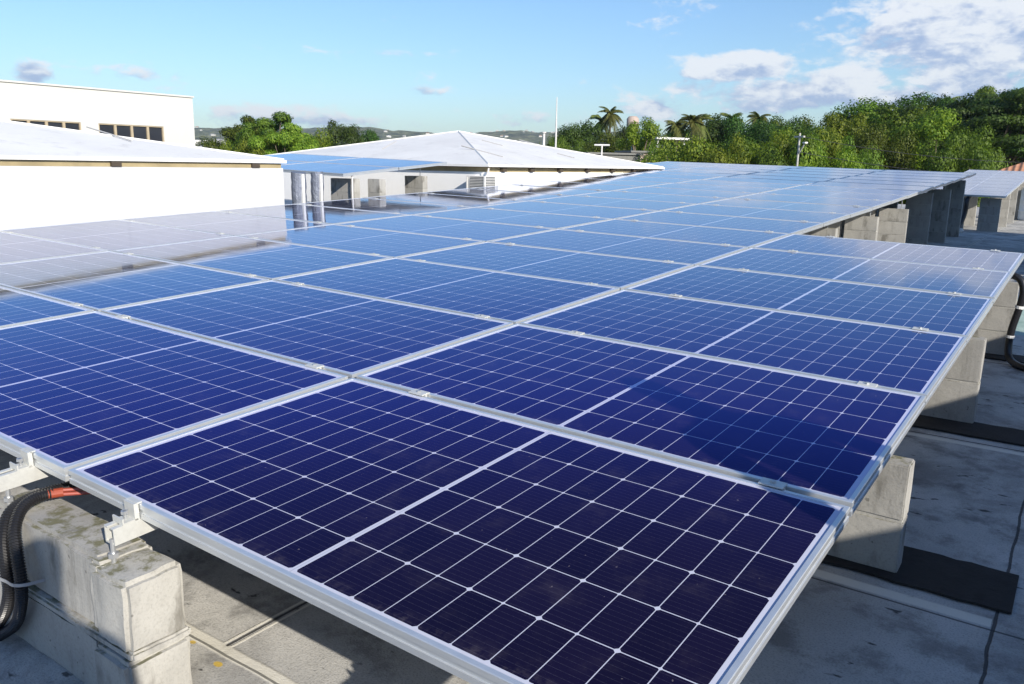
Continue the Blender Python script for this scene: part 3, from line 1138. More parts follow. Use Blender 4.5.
for (xa, xb, y) in ((-7.2, -7.7, 11.9), (-6.2, -6.6, 12.9), (-6.1, -7.0, 10.4), (-7.4, -8.0, 13.6)):
    za, zb = .815 + (-5.5 - xa) * .205 + .004, .815 + (-5.5 - xb) * .205 + .004
    addp(hb, MB().tube([(xa, y, za), (xb, y, zb)], .012, 4), 'roof_seam', M['seam'])
for (ya, yb, x) in ((10.4, 11.2, -8.9),):
    za, zb = .815 + (ya - 9.2) * .205 + .004, .815 + (yb - 9.2) * .205 + .004
    addp(hb, MB().tube([(x, ya, za), (x - .4, yb, zb)], .012, 4), 'roof_seam', M['seam'])
# corner post and air conditioner
addp(hb, MB().box(-5.70, -5.58, 9.28, 9.38, FZ, .701), 'corner_post', M['white_wall'])
ac = empty('air_conditioner', (-5.60, 9.20, .34), 0, 'grey louvred air conditioner box on the corner of the pyramid roofed building', 'air conditioner')
mb = MB()
mb.box(-.24, .12, -.12, .24, 0, .012)
mb.box(-.24, .12, -.12, .24, .288, .30)
for (x, y) in ((-.24, -.12), (.095, -.12), (.095, .215), (-.24, .215)):
    mb.box(x, x + .025, y, y + .025, .012, .288)
mb.build('housing', M['acwhite'], ac)
MB().box(-.20, .085, -.085, .20, .014, .286).build('core', M['core'], ac)
mb = MB()
for k in range(11):
    z = .03 + k * .0235
    mb.box(-.214, .094, -.112, -.104, z, z + .009)
    mb.box(.104, .112, -.094, .214, z, z + .009)
mb.build('louvre_grille', M['acwhite'], ac)
# pipe from it
pp = empty('drain_pipe', (-5.57, 9.22, .56), 0, 'thin pale pipe rising from the air conditioner to the eave', 'pipe')
MB().tube(bez([(0, 0, 0), (.02, -.02, .06), (.05, -.01, .12), (.02, .05, .20)], 6), .014, 8).build('pipe_tube', M['mast'], pp, True)

# foil ducts at the corner of the left building
for i, (x, y, rr_) in enumerate(((-5.50, 5.50, .085), (-5.52, 5.80, .075))):
    d_ = empty('foil_duct', (x, y, FZ), 0, ('wider foil wrapped duct right beside the left building corner', 'narrower foil wrapped duct with pale edge, right of the wider one')[i], 'duct', 'foil wrapped ducts')
    zz = np.linspace(0, 1.19, 22)
    r = random.Random(i)
    MB().tube([(r.uniform(-.004, .004), r.uniform(-.004, .004), z) for z in zz], [rr_ * (1 + r.uniform(-.07, .07)) for z in zz], 14).build('foil_wrap', M['foil'], d_)
    MB().box(rr_ - .01, rr_ + .02, -.03, .0, 0, 1.17).build('duct_bracket', M['acwhite'], d_)

# big building behind
bb_ = empty('white_hall', (-34, 5, -4.6), 0, 'tall cream white hall with two dark ribbon windows behind the left roof', 'building')
XW = -28.0
segs = [(-12, 12.35, None), (12.35, 14.72, 'w'), (14.72, 15.36, None), (15.36, 17.95, 'w'), (17.95, 19.3, None)]
ZW0, ZW1, ZT = 1.42, 2.04, 3.22
mb = MB()
mb.box(-40, XW, -12, 19.3, -4.6, ZW0)
mb.box(-40, XW, -12, 19.3, ZW1, ZT)
for (a_, b_, k) in segs:
    if k is None:
        mb.box(XW - .4, XW, a_, b_, ZW0, ZW1)
mb.box(-40, XW - .4, -12, 19.3, ZW0, ZW1)
addp(bb_, mb, 'wall', M['cream_wall'])
addp(bb_, MB().box(-40.05, XW + .05, -12.05, 19.35, ZT, ZT + .06), 'parapet_coping', M['cream_wall'])
for (a_, b_, npane) in ((12.35, 14.72, 4), (15.36, 17.95, 4)):
    pw_ = (b_ - a_) / npane
    for k in range(npane):
        wn_ = empty('window', (0, 0, 0))
        wn_.parent = bb_
        mb = MB()
        ya, yb = a_ + k * pw_, a_ + (k + 1) * pw_
        mb.box(XW - .12, XW - .02, ya, ya + .045, ZW0, ZW1)
        mb.box(XW - .12, XW - .02, yb - .045, yb, ZW0, ZW1)
        mb.box(XW - .12, XW - .02, ya + .045, yb - .045, ZW0, ZW0 + .04)
        mb.box(XW - .12, XW - .02, ya + .045, yb - .045, ZW1 - .04, ZW1)
        f_ = shift(mb, bb_).build('window_frame', M['bronze'], wn_)
        shift(MB().box(XW - .09, XW - .08, ya + .046, yb - .046, ZW0 + .041, ZW1 - .041), bb_).build('pane', M['glassdark'], wn_)

# terracotta roofed house beyond the terrace on the right
th = empty('tiled_house', (4.3, 45, -4.6), 0, 'house with a terracotta tiled hip roof at the right edge beyond the panels', 'house')
addp(th, MB().box(-.9, 9.6, 40.9, 49.2, -4.6, .86), 'wall', M['cream_wall'])
rf, a1, a2, a3 = hip_roof(th, -1.55, 10.2, 40.0, 50.0, .90, .42, thick=.10, mt=M['tiles'])
rf.location = Vector(rf.location) - th.location
addp(th, MB().box(-1.57, 10.22, 39.975, 39.995, .78, .885), 'fascia', M['red'])

# tank at right
tk = empty('water_tank', (.66, 26.9, FZ), 0, 'pale plastic water tank at the right edge beside the far right strip', 'water tank')
vs_r = [(0, .28), (.05, .30), (.25, .30), (.27, .315), (.30, .30), (.55, .30), (.57, .315), (.60, .30), (.85, .30), (.95, .25), (1.02, .12), (1.03, .0)]
mb = MB()
mb.tube([(0, 0, a_) for a_, b_ in vs_r], [max(b_, .001) for a_, b_ in vs_r], 28)
mb.build('tank_body', M['tank'], tk, True)
MB().tube([(0, 0, 1.02), (0, 0, 1.06)], .10, 20).build('tank_lid', M['acwhite'], tk)
MB().box(.28, .33, -.02, .02, .05, .8).build('tank_bracket', M['dark'], tk)

# walls at the right, out of frame, that shade the terrace
rw = empty('terrace_wall', (4.6, -1.5, FZ), 0, 'rendered terrace wall along the right side, near part', 'wall', 'terrace walls')
addp(rw, MB().box(4.5, 4.65, -9, 5.8, FZ, 1.0), 'wall_body', M['roofwall'])
addp(rw, MB().box(4.46, 4.69, -9, 5.8, 1.0, 1.07), 'coping', M['edgeconc'])
rw2 = empty('terrace_wall', (4.6, 9.5, FZ), 0, 'short rendered terrace wall beside the stair tower', 'wall', 'terrace walls')
addp(rw2, MB().box(4.5, 4.65, 7.9, 10.28, FZ, 1.0), 'wall_body', M['roofwall'])
addp(rw2, MB().box(4.46, 4.69, 7.9, 10.28, 1.0, 1.07), 'coping', M['edgeconc'])
st = empty('stair_tower', (6.2, 14, -4.6), 0, 'white stair tower standing on the right side of the terrace', 'building')
addp(st, MB().box(4.5, 8.5, 10.4, 17.2, -4.6, 5.0), 'wall', M['cream_wall'])
addp(st, MB().box(4.4, 8.6, 10.3, 17.3, 5.0, 5.15), 'roof_slab', M['edgeconc'])
addp(st, MB().box(4.46, 4.495, 13, 13.95, FZ, FZ + 2.05), 'door', M['bronze'])

# ------------------------------------------------------------------ people behind / beside the camera


def person(name, joints, edges, loc, rz, label, shirt):
    """joints: name -> (pos, radius). One skinned body, hair and clothes as children shells"""
    me = bpy.data.meshes.new(name)
    names = list(joints)
    me.from_pydata([joints[k][0] for k in names], [(names.index(a_), names.index(b_)) for a_, b_ in edges], [])
    o = link(name, me)
    md = o.modifiers.new('skin', 'SKIN')
    sv = me.skin_vertices[0].data
    for i, k in enumerate(names):
        r = joints[k][1]
        sv[i].radius = (r, r) if isinstance(r, (int, float)) else r
        sv[i].use_root = (k == 'pelvis')
    o.modifiers.new('sub', 'SUBSURF').levels = 2
    o.modifiers['sub'].render_levels = 2
    dg = bpy.context.evaluated_depsgraph_get()
    m2 = bpy.data.meshes.new_from_object(o.evaluated_get(dg))
    o.modifiers.clear()
    o.data = m2
    m2.materials.clear()
    for mm in (M['skin'], shirt, M['trouser'], M['hair']):
        m2.materials.append(mm)
    hz = joints['head'][0][2]
    for p in m2.polygons:
        c = p.center
        p.use_smooth = True
        if c.z > hz - .13:
            p.material_index = 3 if (c.z > hz + .04 or c.y < joints['head'][0][1] - .02) else 0
        elif c.z > joints['pelvis'][0][2] + .02:
            fore = any((Vector(c) - Vector(joints[k][0])).length < .16 for k in ('handL', 'handR'))
            p.material_index = 0 if fore or c.z > joints['neck'][0][2] else 1
        elif c.z > .09:
            p.material_index = 2
        else:
            p.material_index = 3
    o.location = loc
    o.rotation_euler = (0, 0, rz)
    tag(o, label, 'person')
    return o


def body(h, bend=0.0, armsup=True):
    s_ = h / 1.72
    J = {'pelvis': ((0, 0, .93), (.15, .10)), 'belly': ((0, .01, 1.10), (.135, .10)), 'chest': ((0, .02 + bend * .1, 1.32), (.165, .11)),
         'neck': ((0, .03 + bend * .17, 1.47), .055), 'jaw': ((0, .05 + bend * .2, 1.54), .065), 'head': ((0, .045 + bend * .2, 1.62), (.078, .095)), 'crown': ((0, .03 + bend * .2, 1.69), (.06, .075))}
    for sd_, k in ((-1, 'L'), (1, 'R')):
        J['sh' + k] = ((sd_ * .19, .02 + bend * .12, 1.40), .06)
        if armsup:
            J['elb' + k] = ((sd_ * .27, .18 + bend * .1, 1.22), .045)
            J['wr' + k] = ((sd_ * .12, .36, 1.45), .03)
            J['hand' + k] = ((sd_ * .085, .40, 1.52), .035)
            J['fin' + k] = ((sd_ * .06, .42, 1.59), .02)
        else:
            J['elb' + k] = ((sd_ * .25, -.02, 1.12), .045)
            J['wr' + k] = ((sd_ * .27, .06, .88), .03)
            J['hand' + k] = ((sd_ * .27, .09, .80), .035)
            J['fin' + k] = ((sd_ * .26, .11, .72), .02)
        J['hip' + k] = ((sd_ * .10, 0, .86), .09)
        J['kn' + k] = ((sd_ * .12, .03, .48), .06)
        J['an' + k] = ((sd_ * .12, -.01, .09), .042)
        J['toe' + k] = ((sd_ * .14, .14, .035), .035)
    E_ = [('pelvis', 'belly'), ('belly', 'chest'), ('chest', 'neck'), ('neck', 'jaw'), ('jaw', 'head'), ('head', 'crown')]
    for k in 'LR':
        E_ += [('chest', 'sh' + k), ('sh' + k, 'elb' + k), ('elb' + k, 'wr' + k), ('wr' + k, 'hand' + k), ('hand' + k, 'fin' + k),
               ('pelvis', 'hip' + k), ('hip' + k, 'kn' + k), ('kn' + k, 'an' + k), ('an' + k, 'toe' + k)]
    J = {k: (tuple(c * s_ for c in p), (tuple(q * s_ for q in r) if isinstance(r, tuple) else r * s_)) for k, (p, r) in J.items()}
    return J, E_


J, E_ = body(1.60, .0, False)
person('person', J, E_, (2.42, -1.20, FZ), R_(35), 'person in a blue shirt standing behind the viewpoint at the near right corner', M['shirt'])
J, E_ = body(1.74, .0, False)
person('person', J, E_, (3.10, .64, FZ), R_(60), 'person in a grey shirt standing to the right of the array', M['shirt2'])

# ------------------------------------------------------------------ trees
def leaf_mesh(name, clumps, nleaf, size, mt, flat=.0, seed=0):
    """clumps: list of (centre, radii). Leaf cards spread through each clump, denser towards its surface."""
    r = np.random.RandomState(seed)
    C_, S_ = [], []
    vol = np.array([c[1][0] * c[1][1] * c[1][2] for c in clumps]) ** .67
    cnt = np.maximum(8, (vol / vol.sum() * nleaf)).astype(int)
    N_ = []
    for (c, rad), k in zip(clumps, cnt):
        d = r.normal(size=(k, 3))
        d /= np.linalg.norm(d, axis=1)[:, None]
        rr = r.rand(k, 1) ** .22
        C_.append(np.array(c) + d * rr * np.array(rad) * (1 + .12 * r.normal(size=(k, 1))))
        N_.append(d)
    C_ = np.concatenate(C_)
    N_ = np.concatenate(N_)
    n = len(C_)
    nr_ = N_ * 1.35 + r.normal(size=(n, 3)) * .38 + np.array([0, 0, .45 + flat])
    nr_ /= np.linalg.norm(nr_, axis=1)[:, None]
    a = np.cross(nr_, r.normal(size=(n, 3)))
    a /= np.linalg.norm(a, axis=1)[:, None] + 1e-9
    b = np.cross(nr_, a)
    s = size * (.6 + .8 * r.rand(n, 1))
    q = np.stack([C_ - a * s * .5, C_ - b * s * .36 + nr_ * s * .06, C_ + a * s * .5, C_ + b * s * .36 + nr_ * s * .06], 1).reshape(-1, 3)
    me = bpy.data.meshes.new(name)
    me.vertices.add(4 * n)
    me.vertices.foreach_set('co', q.ravel())
    me.loops.add(4 * n)
    me.loops.foreach_set('vertex_index', np.arange(4 * n))
    me.polygons.add(n)
    me.polygons.foreach_set('loop_start', np.arange(n) * 4)
    me.polygons.foreach_set('loop_total', np.full(n, 4))
    me.update(calc_edges=True)
    me.materials.append(mt)
    return me


top_of = [10.0]


def tree_kind(kind, seed, mt):
    """unit tree: height 10, built at the origin. returns crown mesh, trunk mesh"""
    r = random.Random(seed)
    cl = []
    if kind == 'round':
        for k in range(50):
            a = r.uniform(0, 2 * math.pi)
            z = r.uniform(.12, 1.0)
            R1 = 4.3 * math.sqrt(max(.03, 1 - ((z - .42) / .62) ** 2))
            q = R1 * r.uniform(.45, 1.0)
            cr_ = r.uniform(.75, 1.5)
            cl.append(((math.cos(a) * q, math.sin(a) * q, 1.6 + z * 7.4 + r.uniform(-.4, .5)), (cr_, cr_, cr_ * .72)))
        n, sz = 28000, .19
    elif kind == 'layered':
        for k in range(38):
            a = r.uniform(0, 2 * math.pi)
            lv = r.choice([3.4, 5.0, 6.4, 7.6, 8.8, 9.6])
            q = r.uniform(.4, 1) * (5.2 if lv < 8 else 3.6)
            cr_ = r.uniform(1.0, 1.9)
            cl.append(((math.cos(a) * q, math.sin(a) * q, lv + r.uniform(-.35, .35)), (cr_, cr_, cr_ * .24)))
        n, sz = 26000, .19
    elif kind == 'umbrella':
        for k in range(26):
            a = r.uniform(0, 2 * math.pi)
            q = r.uniform(.1, 1) ** .7 * 5.2
            cr_ = r.uniform(.8, 1.5)
            cl.append(((math.cos(a) * q, math.sin(a) * q, 9.2 - .085 * q * q - r.uniform(0, 1.6)), (cr_, cr_, cr_ * .38)))
        n, sz = 20000, .19
    elif kind == 'bushy':
        for k in range(46):
            a = r.uniform(0, 2 * math.pi)
            q = r.uniform(.2, 1) ** .6 * 5.6
            z = 1.0 + (8.0 - .10 * q * q) * r.uniform(.15, 1.0) ** .6
            cr_ = r.uniform(.9, 1.7)
            cl.append(((math.cos(a) * q, math.sin(a) * q, z), (cr_, cr_, cr_ * .75)))
        n, sz = 30000, .19
    elif kind == 'airy':
        for k in range(24):
            a = r.uniform(0, 2 * math.pi)
            z = r.uniform(.2, 1)
            q = 2.6 * r.uniform(.2, 1) * (1.2 - .5 * z)
            cr_ = r.uniform(.5, .95)
            cl.append(((math.cos(a) * q, math.sin(a) * q, 2.5 + z * 7), (cr_, cr_, cr_ * .8)))
        n, sz = 9000, .17
    tops = sorted(c_[0][2] + c_[1][2] * .8 for c_ in cl)
    top_of[0] = tops[-2]
    crown = leaf_mesh('crown', cl, n, sz, mt, .4 if kind in ('layered', 'umbrella') else 0, seed)
    tb = MB()
    fork = {'round': 3.0, 'layered': 5.0, 'umbrella': 4.0, 'bushy': 1.6, 'airy': 4.5}[kind]
    tb.tube([(0, 0, 0), (.08, .05, fork * .5), (0, .1, fork), (.1, 0, fork + 2.0)], [.32, .25, .2, .12], 8)
    for (c, rad) in r.sample(cl, min(13, len(cl))):
        st_ = (0, .05, min(fork, c[2] - .3) * r.uniform(.75, 1))
        mid_ = (c[0] * .45, c[1] * .45, st_[2] + (c[2] - st_[2]) * .6)
        tb.tube([st_, mid_, c], [.13, .08, .03], 6)
    trunk = tb.mesh('trunk', M['bark'], True)
    return crown, trunk, top_of[0]


KINDS = {}
for kd in ('round', 'layered', 'umbrella', 'bushy', 'airy'):
    for v in range(3 if kd in ('round', 'bushy') else 2):
        for mk in ('leaf_dark', 'leaf_mid', 'leaf_light'):
            KINDS[(kd, v, mk)] = None
GZ = -4.6


def tree(kd, v, mk, x, y, top, width, label, group=None, rz=None):
    key = (kd, v, mk)
    if KINDS.get(key) is None:
        KINDS[key] = tree_kind(kd, hash((kd == 'round', kd == 'bushy', kd == 'airy', kd == 'layered', v, mk == 'leaf_dark')) % 9999, M[mk])
    crown, trunk, tz_ = KINDS[key]
    H = top - GZ
    sx = width / {'round': 9.4, 'layered': 12.0, 'umbrella': 12.4, 'bushy': 13.4, 'airy': 6.4}[kd]
    sz = H / tz_
    o = empty('tree', (x, y, GZ), rz if rz is not None else random.uniform(0, 6.28), label, 'tree', group)
    o.scale = (sx, sx, sz)
    link('crown', crown, o)
    link('trunk', trunk, o)
    return o


def at(px_, py_, dist):
    """ground position and height for a direction seen from the viewpoint at a real distance"""
    d = right * ((px_ - 512) / 814) + down * ((py_ - 342) / 814) + fwd
    k = dist / math.hypot(d.x, d.y)
    return cw.x + d.x * k, cw.y + d.y * k, cw.z + d.z * k


# surveyed list: bearing (as image column), crown top row, distance in metres, crown width in metres
TL = [
    ('umbrella', 0, 'leaf_mid', 274, 114, 68, 8.2, 'spreading umbrella shaped tree, taller crown of the pair behind the left roofs'),
    ('umbrella', 1, 'leaf_mid', 250, 118, 71, 7.4, 'spreading tree left of the tallest umbrella tree behind the left roofs'),
    ('bushy', 0, 'leaf_light', 297, 129, 64, 7.4, 'yellow green bushy tree right below the umbrella trees'),
    ('bushy', 1, 'leaf_light', 266, 136, 62, 7.0, 'yellow green low tree in front of the umbrella trees'),
    ('bushy', 2, 'leaf_light', 318, 138, 74, 5.0, 'small yellow green tree between the umbrella trees and the dark bush'),
    ('round', 0, 'leaf_dark', 343, 124, 82, 5.6, 'dark green round tree behind the left end of the pyramid roof'),
    ('round', 1, 'leaf_dark', 371, 130, 88, 5.2, 'smaller dark green tree right of the dark round tree behind the pyramid roof'),
    ('bushy', 0, 'leaf_mid', 552, 136, 74, 5.2, 'low green tree just right of the tall mast'),
    ('round', 0, 'leaf_dark', 582, 124, 78, 7.4, 'dark green tree right of the mast, left of the tall palms'),
    ('round', 2, 'leaf_mid', 604, 133, 72, 5.2, 'green tree under the tall pair of palms'),
    ('round', 1, 'leaf_dark', 628, 127, 76, 4.4, 'dark green tree right below the tall palms'),
    ('airy', 0, 'leaf_light', 641, 122, 62, 4.6, 'thin airy tree in front of the far water tower'),
    ('airy', 1, 'leaf_mid', 650, 130, 66, 3.6, 'thin airy tree right of the water tower'),
    ('round', 2, 'leaf_dark', 690, 127, 92, 7.0, 'dark tree behind the carport and the palm cluster'),
    ('round', 0, 'leaf_dark', 721, 118, 84, 7.4, 'dark green tree among the palms right of the carport'),
    ('round', 1, 'leaf_dark', 744, 117, 82, 6.8, 'dark round tree behind the low light green trees, right of the palms'),
    ('bushy', 1, 'leaf_light', 690, 140, 50, 7.6, 'light green low tree, first of the front row from the carport'),
    ('bushy', 2, 'leaf_mid', 722, 138, 49, 6.6, 'light green low tree, second of the front row right of the carport'),
    ('bushy', 0, 'leaf_light', 751, 136, 47, 6.2, 'light green low tree, third of the front row, left of the lamp pole'),
    ('round', 2, 'leaf_light', 780, 130, 50, 5.6, 'light green tree directly left of the lamp pole'),
    ('bushy', 1, 'leaf_light', 812, 132, 53, 6.4, 'light green tree directly behind the lamp pole'),
    ('bushy', 0, 'leaf_mid', 838, 136, 50, 5.4, 'light green tree right of the lamp pole at the edge of the tall wood'),
    ('round', 1, 'leaf_mid', 775, 122, 78, 6.0, 'green tree on the skyline between the palms and the tall wood'),
    ('bushy', 2, 'leaf_dark', 795, 119, 82, 7.4, 'dark skyline tree above the lamp pole'),
    ('round', 0, 'leaf_mid', 822, 117, 76, 7.2, 'green skyline tree right of the lamp pole'),
    ('round', 2, 'leaf_light', 848, 113, 70, 6.8, 'yellowish skyline tree where the wood begins to rise'),
    ('round', 1, 'leaf_mid', 868, 107, 56, 7.6, 'tall green tree at the left side of the high wood'),
    ('round', 0, 'leaf_dark', 898, 98, 66, 8.6, 'tall dark tree at the highest point left of the gap in the wood'),
    ('round', 2, 'leaf_mid', 905, 106, 54, 7.4, 'tall green tree at the centre of the high wood'),
    ('round', 1, 'leaf_dark', 929, 98, 63, 7.2, 'tall dark tree right of the centre of the wood'),
    ('airy', 0, 'leaf_dark', 944, 100, 60, 3.6, 'narrow tree at the skyline notch of the wood'),
    ('round', 0, 'leaf_light', 941, 112, 51, 6.4, 'olive green tree with visible trunk near the notch of the wood'),
    ('bushy', 2, 'leaf_mid', 880, 128, 48, 6.0, 'lower green tree at the front of the high wood, left part'),
    ('bushy', 1, 'leaf_mid', 962, 130, 46, 5.0, 'bright green bush at the front of the wood, left of the tiled roof'),
    ('layered', 0, 'leaf_dark', 975, 101, 56, 7.6, 'dark layered tree just right of the skyline notch'),
    ('layered', 1, 'leaf_dark', 1002, 89, 54, 8.8, 'tallest dark tree with flat layered branches above the tiled roof'),
    ('umbrella', 0, 'leaf_mid', 994, 88, 58, 5.6, 'flat topped crown rising over the layered dark trees at right'),
    ('layered', 0, 'leaf_dark', 1040, 92, 55, 9.5, 'dark layered tree at the right edge of the view'),
    ('round', 2, 'leaf_dark', 1012, 118, 62, 8.0, 'dark tree filling in behind the tiled roof'),
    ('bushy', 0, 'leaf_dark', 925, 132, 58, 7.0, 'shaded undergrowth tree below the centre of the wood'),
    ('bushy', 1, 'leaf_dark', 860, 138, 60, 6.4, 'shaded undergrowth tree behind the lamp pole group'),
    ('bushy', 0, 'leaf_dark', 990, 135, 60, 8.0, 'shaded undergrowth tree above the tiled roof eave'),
    ('bushy', 1, 'leaf_mid', 668, 146, 56, 5.4, 'low green bush under the right end of the canopy'),
    ('round', 1, 'leaf_mid', 790, 138, 46, 5.0, 'small green tree just left of the lamp pole foot'),
    ('bushy', 2, 'leaf_light', 826, 141, 46, 5.6, 'low light green bush right of the lamp pole foot'),
    ('round', 2, 'leaf_dark', 802, 124, 66, 7.0, 'dark green tree rising behind the light tree at the lamp pole'),
    ('round', 0, 'leaf_dark', 765, 124, 72, 6.6, 'dark green tree left behind the lamp pole, right of the last palm'),
    ('round', 0, 'leaf_dark', 665, 131, 96, 7.0, 'dark tree behind the canopy between the water tower and the palms'),
    ('round', 1, 'leaf_dark', 705, 122, 90, 7.0, 'dark tree behind the middle of the palm cluster'),
    ('bushy', 1, 'leaf_mid', 568, 141, 68, 5.0, 'low green bush between the mast and the dark tree'),
    ('umbrella', 1, 'leaf_light', 284, 125, 60, 6.0, 'light green spreading tree in front of the tallest umbrella tree'),
    ('bushy', 0, 'leaf_light', 240, 140, 64, 4.6, 'low yellow green bush at the left end of the tree group'),
    ('bushy', 2, 'leaf_dark', 215, 138, 130, 8.0, 'distant low tree beside the corner of the tall white hall'),
]
for (kd, v, mk, x_, y_, dist, wd, lb_) in TL:
    if x_ >= 855:
        dist, wd = dist * 1.4, wd * 1.4
    X_, Y_, Z_ = at(x_, y_, dist)
    tree(kd, v, mk, X_, Y_, Z_, wd, lb_, 'trees behind the roofs')


# palms
def palm_meshes(seed, hgt=10.0):
    r = random.Random(seed)
    tb = MB()
    lean = r.uniform(-.6, .6)
    tb.tube([(0, 0, 0), (lean * .3, 0, hgt * .35), (lean * .7, .1, hgt * .7), (lean, .1, hgt)], [.24, .17, .15, .13], 10)
    trunk = tb.mesh('trunk', M['palmbark'], True)
    fr = MB()
    top = Vector((lean, .1, hgt))
    for k in range(32):
        a = k * 2.399 + r.uniform(-.2, .2)
        el_ = r.uniform(-.55, 1.5)
        L = r.uniform(1.35, 1.85)
        d = Vector((math.cos(a), math.sin(a), 0))
        pts = []
        n_ = 9
        for i in range(n_ + 1):
            s_ = i / n_
            pts.append(top + d * (L * s_ * math.cos(el_ * (1 - s_ * .6))) + Vector((0, 0, L * (math.sin(el_) * s_ - .85 * s_ * s_ * (.6 + .3 * math.cos(el_))))))
        fr.tube(pts, [.03 * (1 - i / (n_ + 2)) for i in range(n_ + 1)], 4)
        side = d.cross(Vector((0, 0, 1)))
        for i in range(1, n_ * 3 + 1):
            s_ = i / (n_ * 3)
            j = min(n_ - 1, int(s_ * n_))
            p = pts[j].lerp(pts[j + 1], s_ * n_ - j)
            tan = (pts[j + 1] - pts[j]).normalized()
            ll = .42 * math.sin(math.pi * min(.97, .12 + s_ * .85)) + .12
            for sg in (-1, 1):
                tip = p + (side * sg * .75 + tan * .55 + Vector((0, 0, -.45))) * ll
                wv_ = tan * .05
                fr.add([p - wv_, p + wv_, tip], [(0, 1, 2)])
    return fr.mesh('fronds', M['leaf_palm']), trunk


PALMS = [palm_meshes(s_) for s_ in (1, 2, 3)]
for i, (x_, y_, dist, lb_) in enumerate((
        (608, 108, 84, 'tallest coconut palm, right one of the pair near the water tower'),
        (597, 114, 86, 'coconut palm left of the tallest one near the water tower'),
        (691, 116, 76, 'coconut palm with pale trunk right of the carport'),
        (680, 119, 80, 'coconut palm at the left end of the palm cluster'),
        (704, 115, 80, 'coconut palm in the middle of the cluster right of the carport'),
        (730, 114, 84, 'coconut palm at the right of the cluster, before the dark tree'),
        (755, 113, 86, 'coconut palm furthest right of the cluster'),
        (947, 98, 104, 'palm crown at the skyline notch of the high wood'))):
    X_, Y_, Z_ = at(x_, y_ + 7, dist)
    o = empty('palm_tree', (X_, Y_, GZ), random.uniform(0, 6), lb_, 'palm tree', 'coconut palms')
    H = Z_ - GZ
    o.scale = (.78, .78, H / 10.0)
    f_, t_ = PALMS[i % 3]
    fo = link('fronds', f_, o)
    link('trunk', t_, o)

# ------------------------------------------------------------------ poles, masts, tower, carport, cars
X_, Y_, Z_ = at(557, 97, 60)
ms = empty('radio_mast', (X_, Y_, GZ), 0, 'tall thin pale mast behind the right side of the pyramid roof', 'mast')
MB().tube([(0, 0, 0), (0, 0, Z_ - GZ - 1.6)], [.09, .06], 8).build('mast_shaft', M['mast'], ms)
MB().tube([(0, 0, Z_ - GZ - 1.6), (0, 0, Z_ - GZ)], [.05, .03], 6).build('mast_tip', M['mast'], ms)
X_, Y_, Z_ = at(544, 133, 46)
ms = empty('short_post', (X_, Y_, GZ), 0, 'short white post left of the tall mast', 'post')
MB().tube([(0, 0, 0), (0, 0, Z_ - GZ)], .07, 8).build('post_shaft', M['mast'], ms)
MB().tube([(0, 0, Z_ - GZ), (0, 0, Z_ - GZ + .06)], .13, 8).build('post_cap', M['mast'], ms)
X_, Y_, Z_ = at(800, 133, 44)
lp = empty('lamp_pole', (X_, Y_, GZ), R_(-35), 'concrete utility pole with an angled street lamp in front of the light green trees', 'lamp pole')
H = Z_ - GZ
MB().tube([(0, 0, 0), (0, 0, H)], [.07, .045], 10).build('pole_shaft', M['pole'], lp)
MB().tube([(0, 0, H - 1.05), (.35, 0, H - .62), (.42, 0, H - .5)], .035, 6).build('lamp_arm', M['pole'], lp)
MB().box(.33, .56, -.09, .09, H - .52, H - .44, bev=.02).build('lamp_head', M['acwhite'], lp)
MB().box(-.35, .35, -.05, .05, H - .22, H - .14).build('crossarm', M['pole'], lp)
X2, Y2, Z2 = at(1060, 160, 52)
wr = empty('power_line', (0, 0, 0), 0, 'thin power line running from the lamp pole to the right across the wood', 'cable')
for dz_ in (-.15, -.9):
    pts = []
    for k in range(25):
        s_ = k / 24
        pts.append((X_ + (X2 - X_) * s_, Y_ + (Y2 - Y_) * s_, Z_ + dz_ + (Z2 - Z_) * s_ - 1.3 * s_ * (1 - s_)))
    MB().tube(pts, .012, 5).build('wire', M['dark'], wr)

X_, Y_, Z_ = at(633, 116, 104)
wt = empty('water_tower', (X_, Y_, GZ), 0, 'pinkish water tower tank on legs behind the airy tree', 'water tower')
H = Z_ - GZ
MB().tube([(0, 0, H - 1.9), (0, 0, H - 1.7), (0, 0, H - .35), (0, 0, H - .05), (0, 0, H)], [.6, .75, .75, .5, .05], 20).build('tank', M['tank_far'], wt, True)
for sx_, sy_ in ((-1, -1), (1, -1), (1, 1), (-1, 1)):
    MB().tube([(sx_ * 1.0, sy_ * 1.0, 0), (sx_ * .6, sy_ * .6, H - 1.85)], .09, 6).build('leg', M['pole'], wt)
mb = MB()
for z in (3.0, 6.0):
    q = 1.0 - .4 * z / (H - 1.85)
    for a_, b_ in (((-q, -q), (q, -q)), ((q, -q), (q, q)), ((q, q), (-q, q)), ((-q, q), (-q, -q))):
        mb.tube([(*a_, z), (*b_, z)], .04, 4)
mb.build('brace', M['pole'], wt)

X_, Y_, Z_ = at(658, 140, 66)
cp = empty('carport', (X_, Y_, GZ), R_(-25), 'flat pale canopy on thin posts between the trees left of the palm cluster', 'carport')
H = Z_ - GZ
MB().box(-1.8, 1.8, -1.6, 1.6, H, H + .16).build('canopy', M['acwhite'], cp)
for sx_ in (-1.5, 1.5):
    for sy_ in (-1.3, 1.3):
        MB().box(sx_ - .07, sx_ + .07, sy_ - .07, sy_ + .07, 0, H).build('post', M['mast'], cp)
X_, Y_, Z_ = at(602, 145.5, 42)
ta = empty('roof_vent', (X_, Y_, GZ), R_(20), 'small white T shaped vent standing behind the pyramid roof', 'vent')
H = Z_ - GZ
MB().tube([(0, 0, 0), (0, 0, H)], .04, 8).build('vent_pipe', M['mast'], ta)
MB().tube([(-.38, 0, H + .02), (.38, 0, H + .02)], .045, 8).build('vent_crossbar', M['acwhite'], ta)

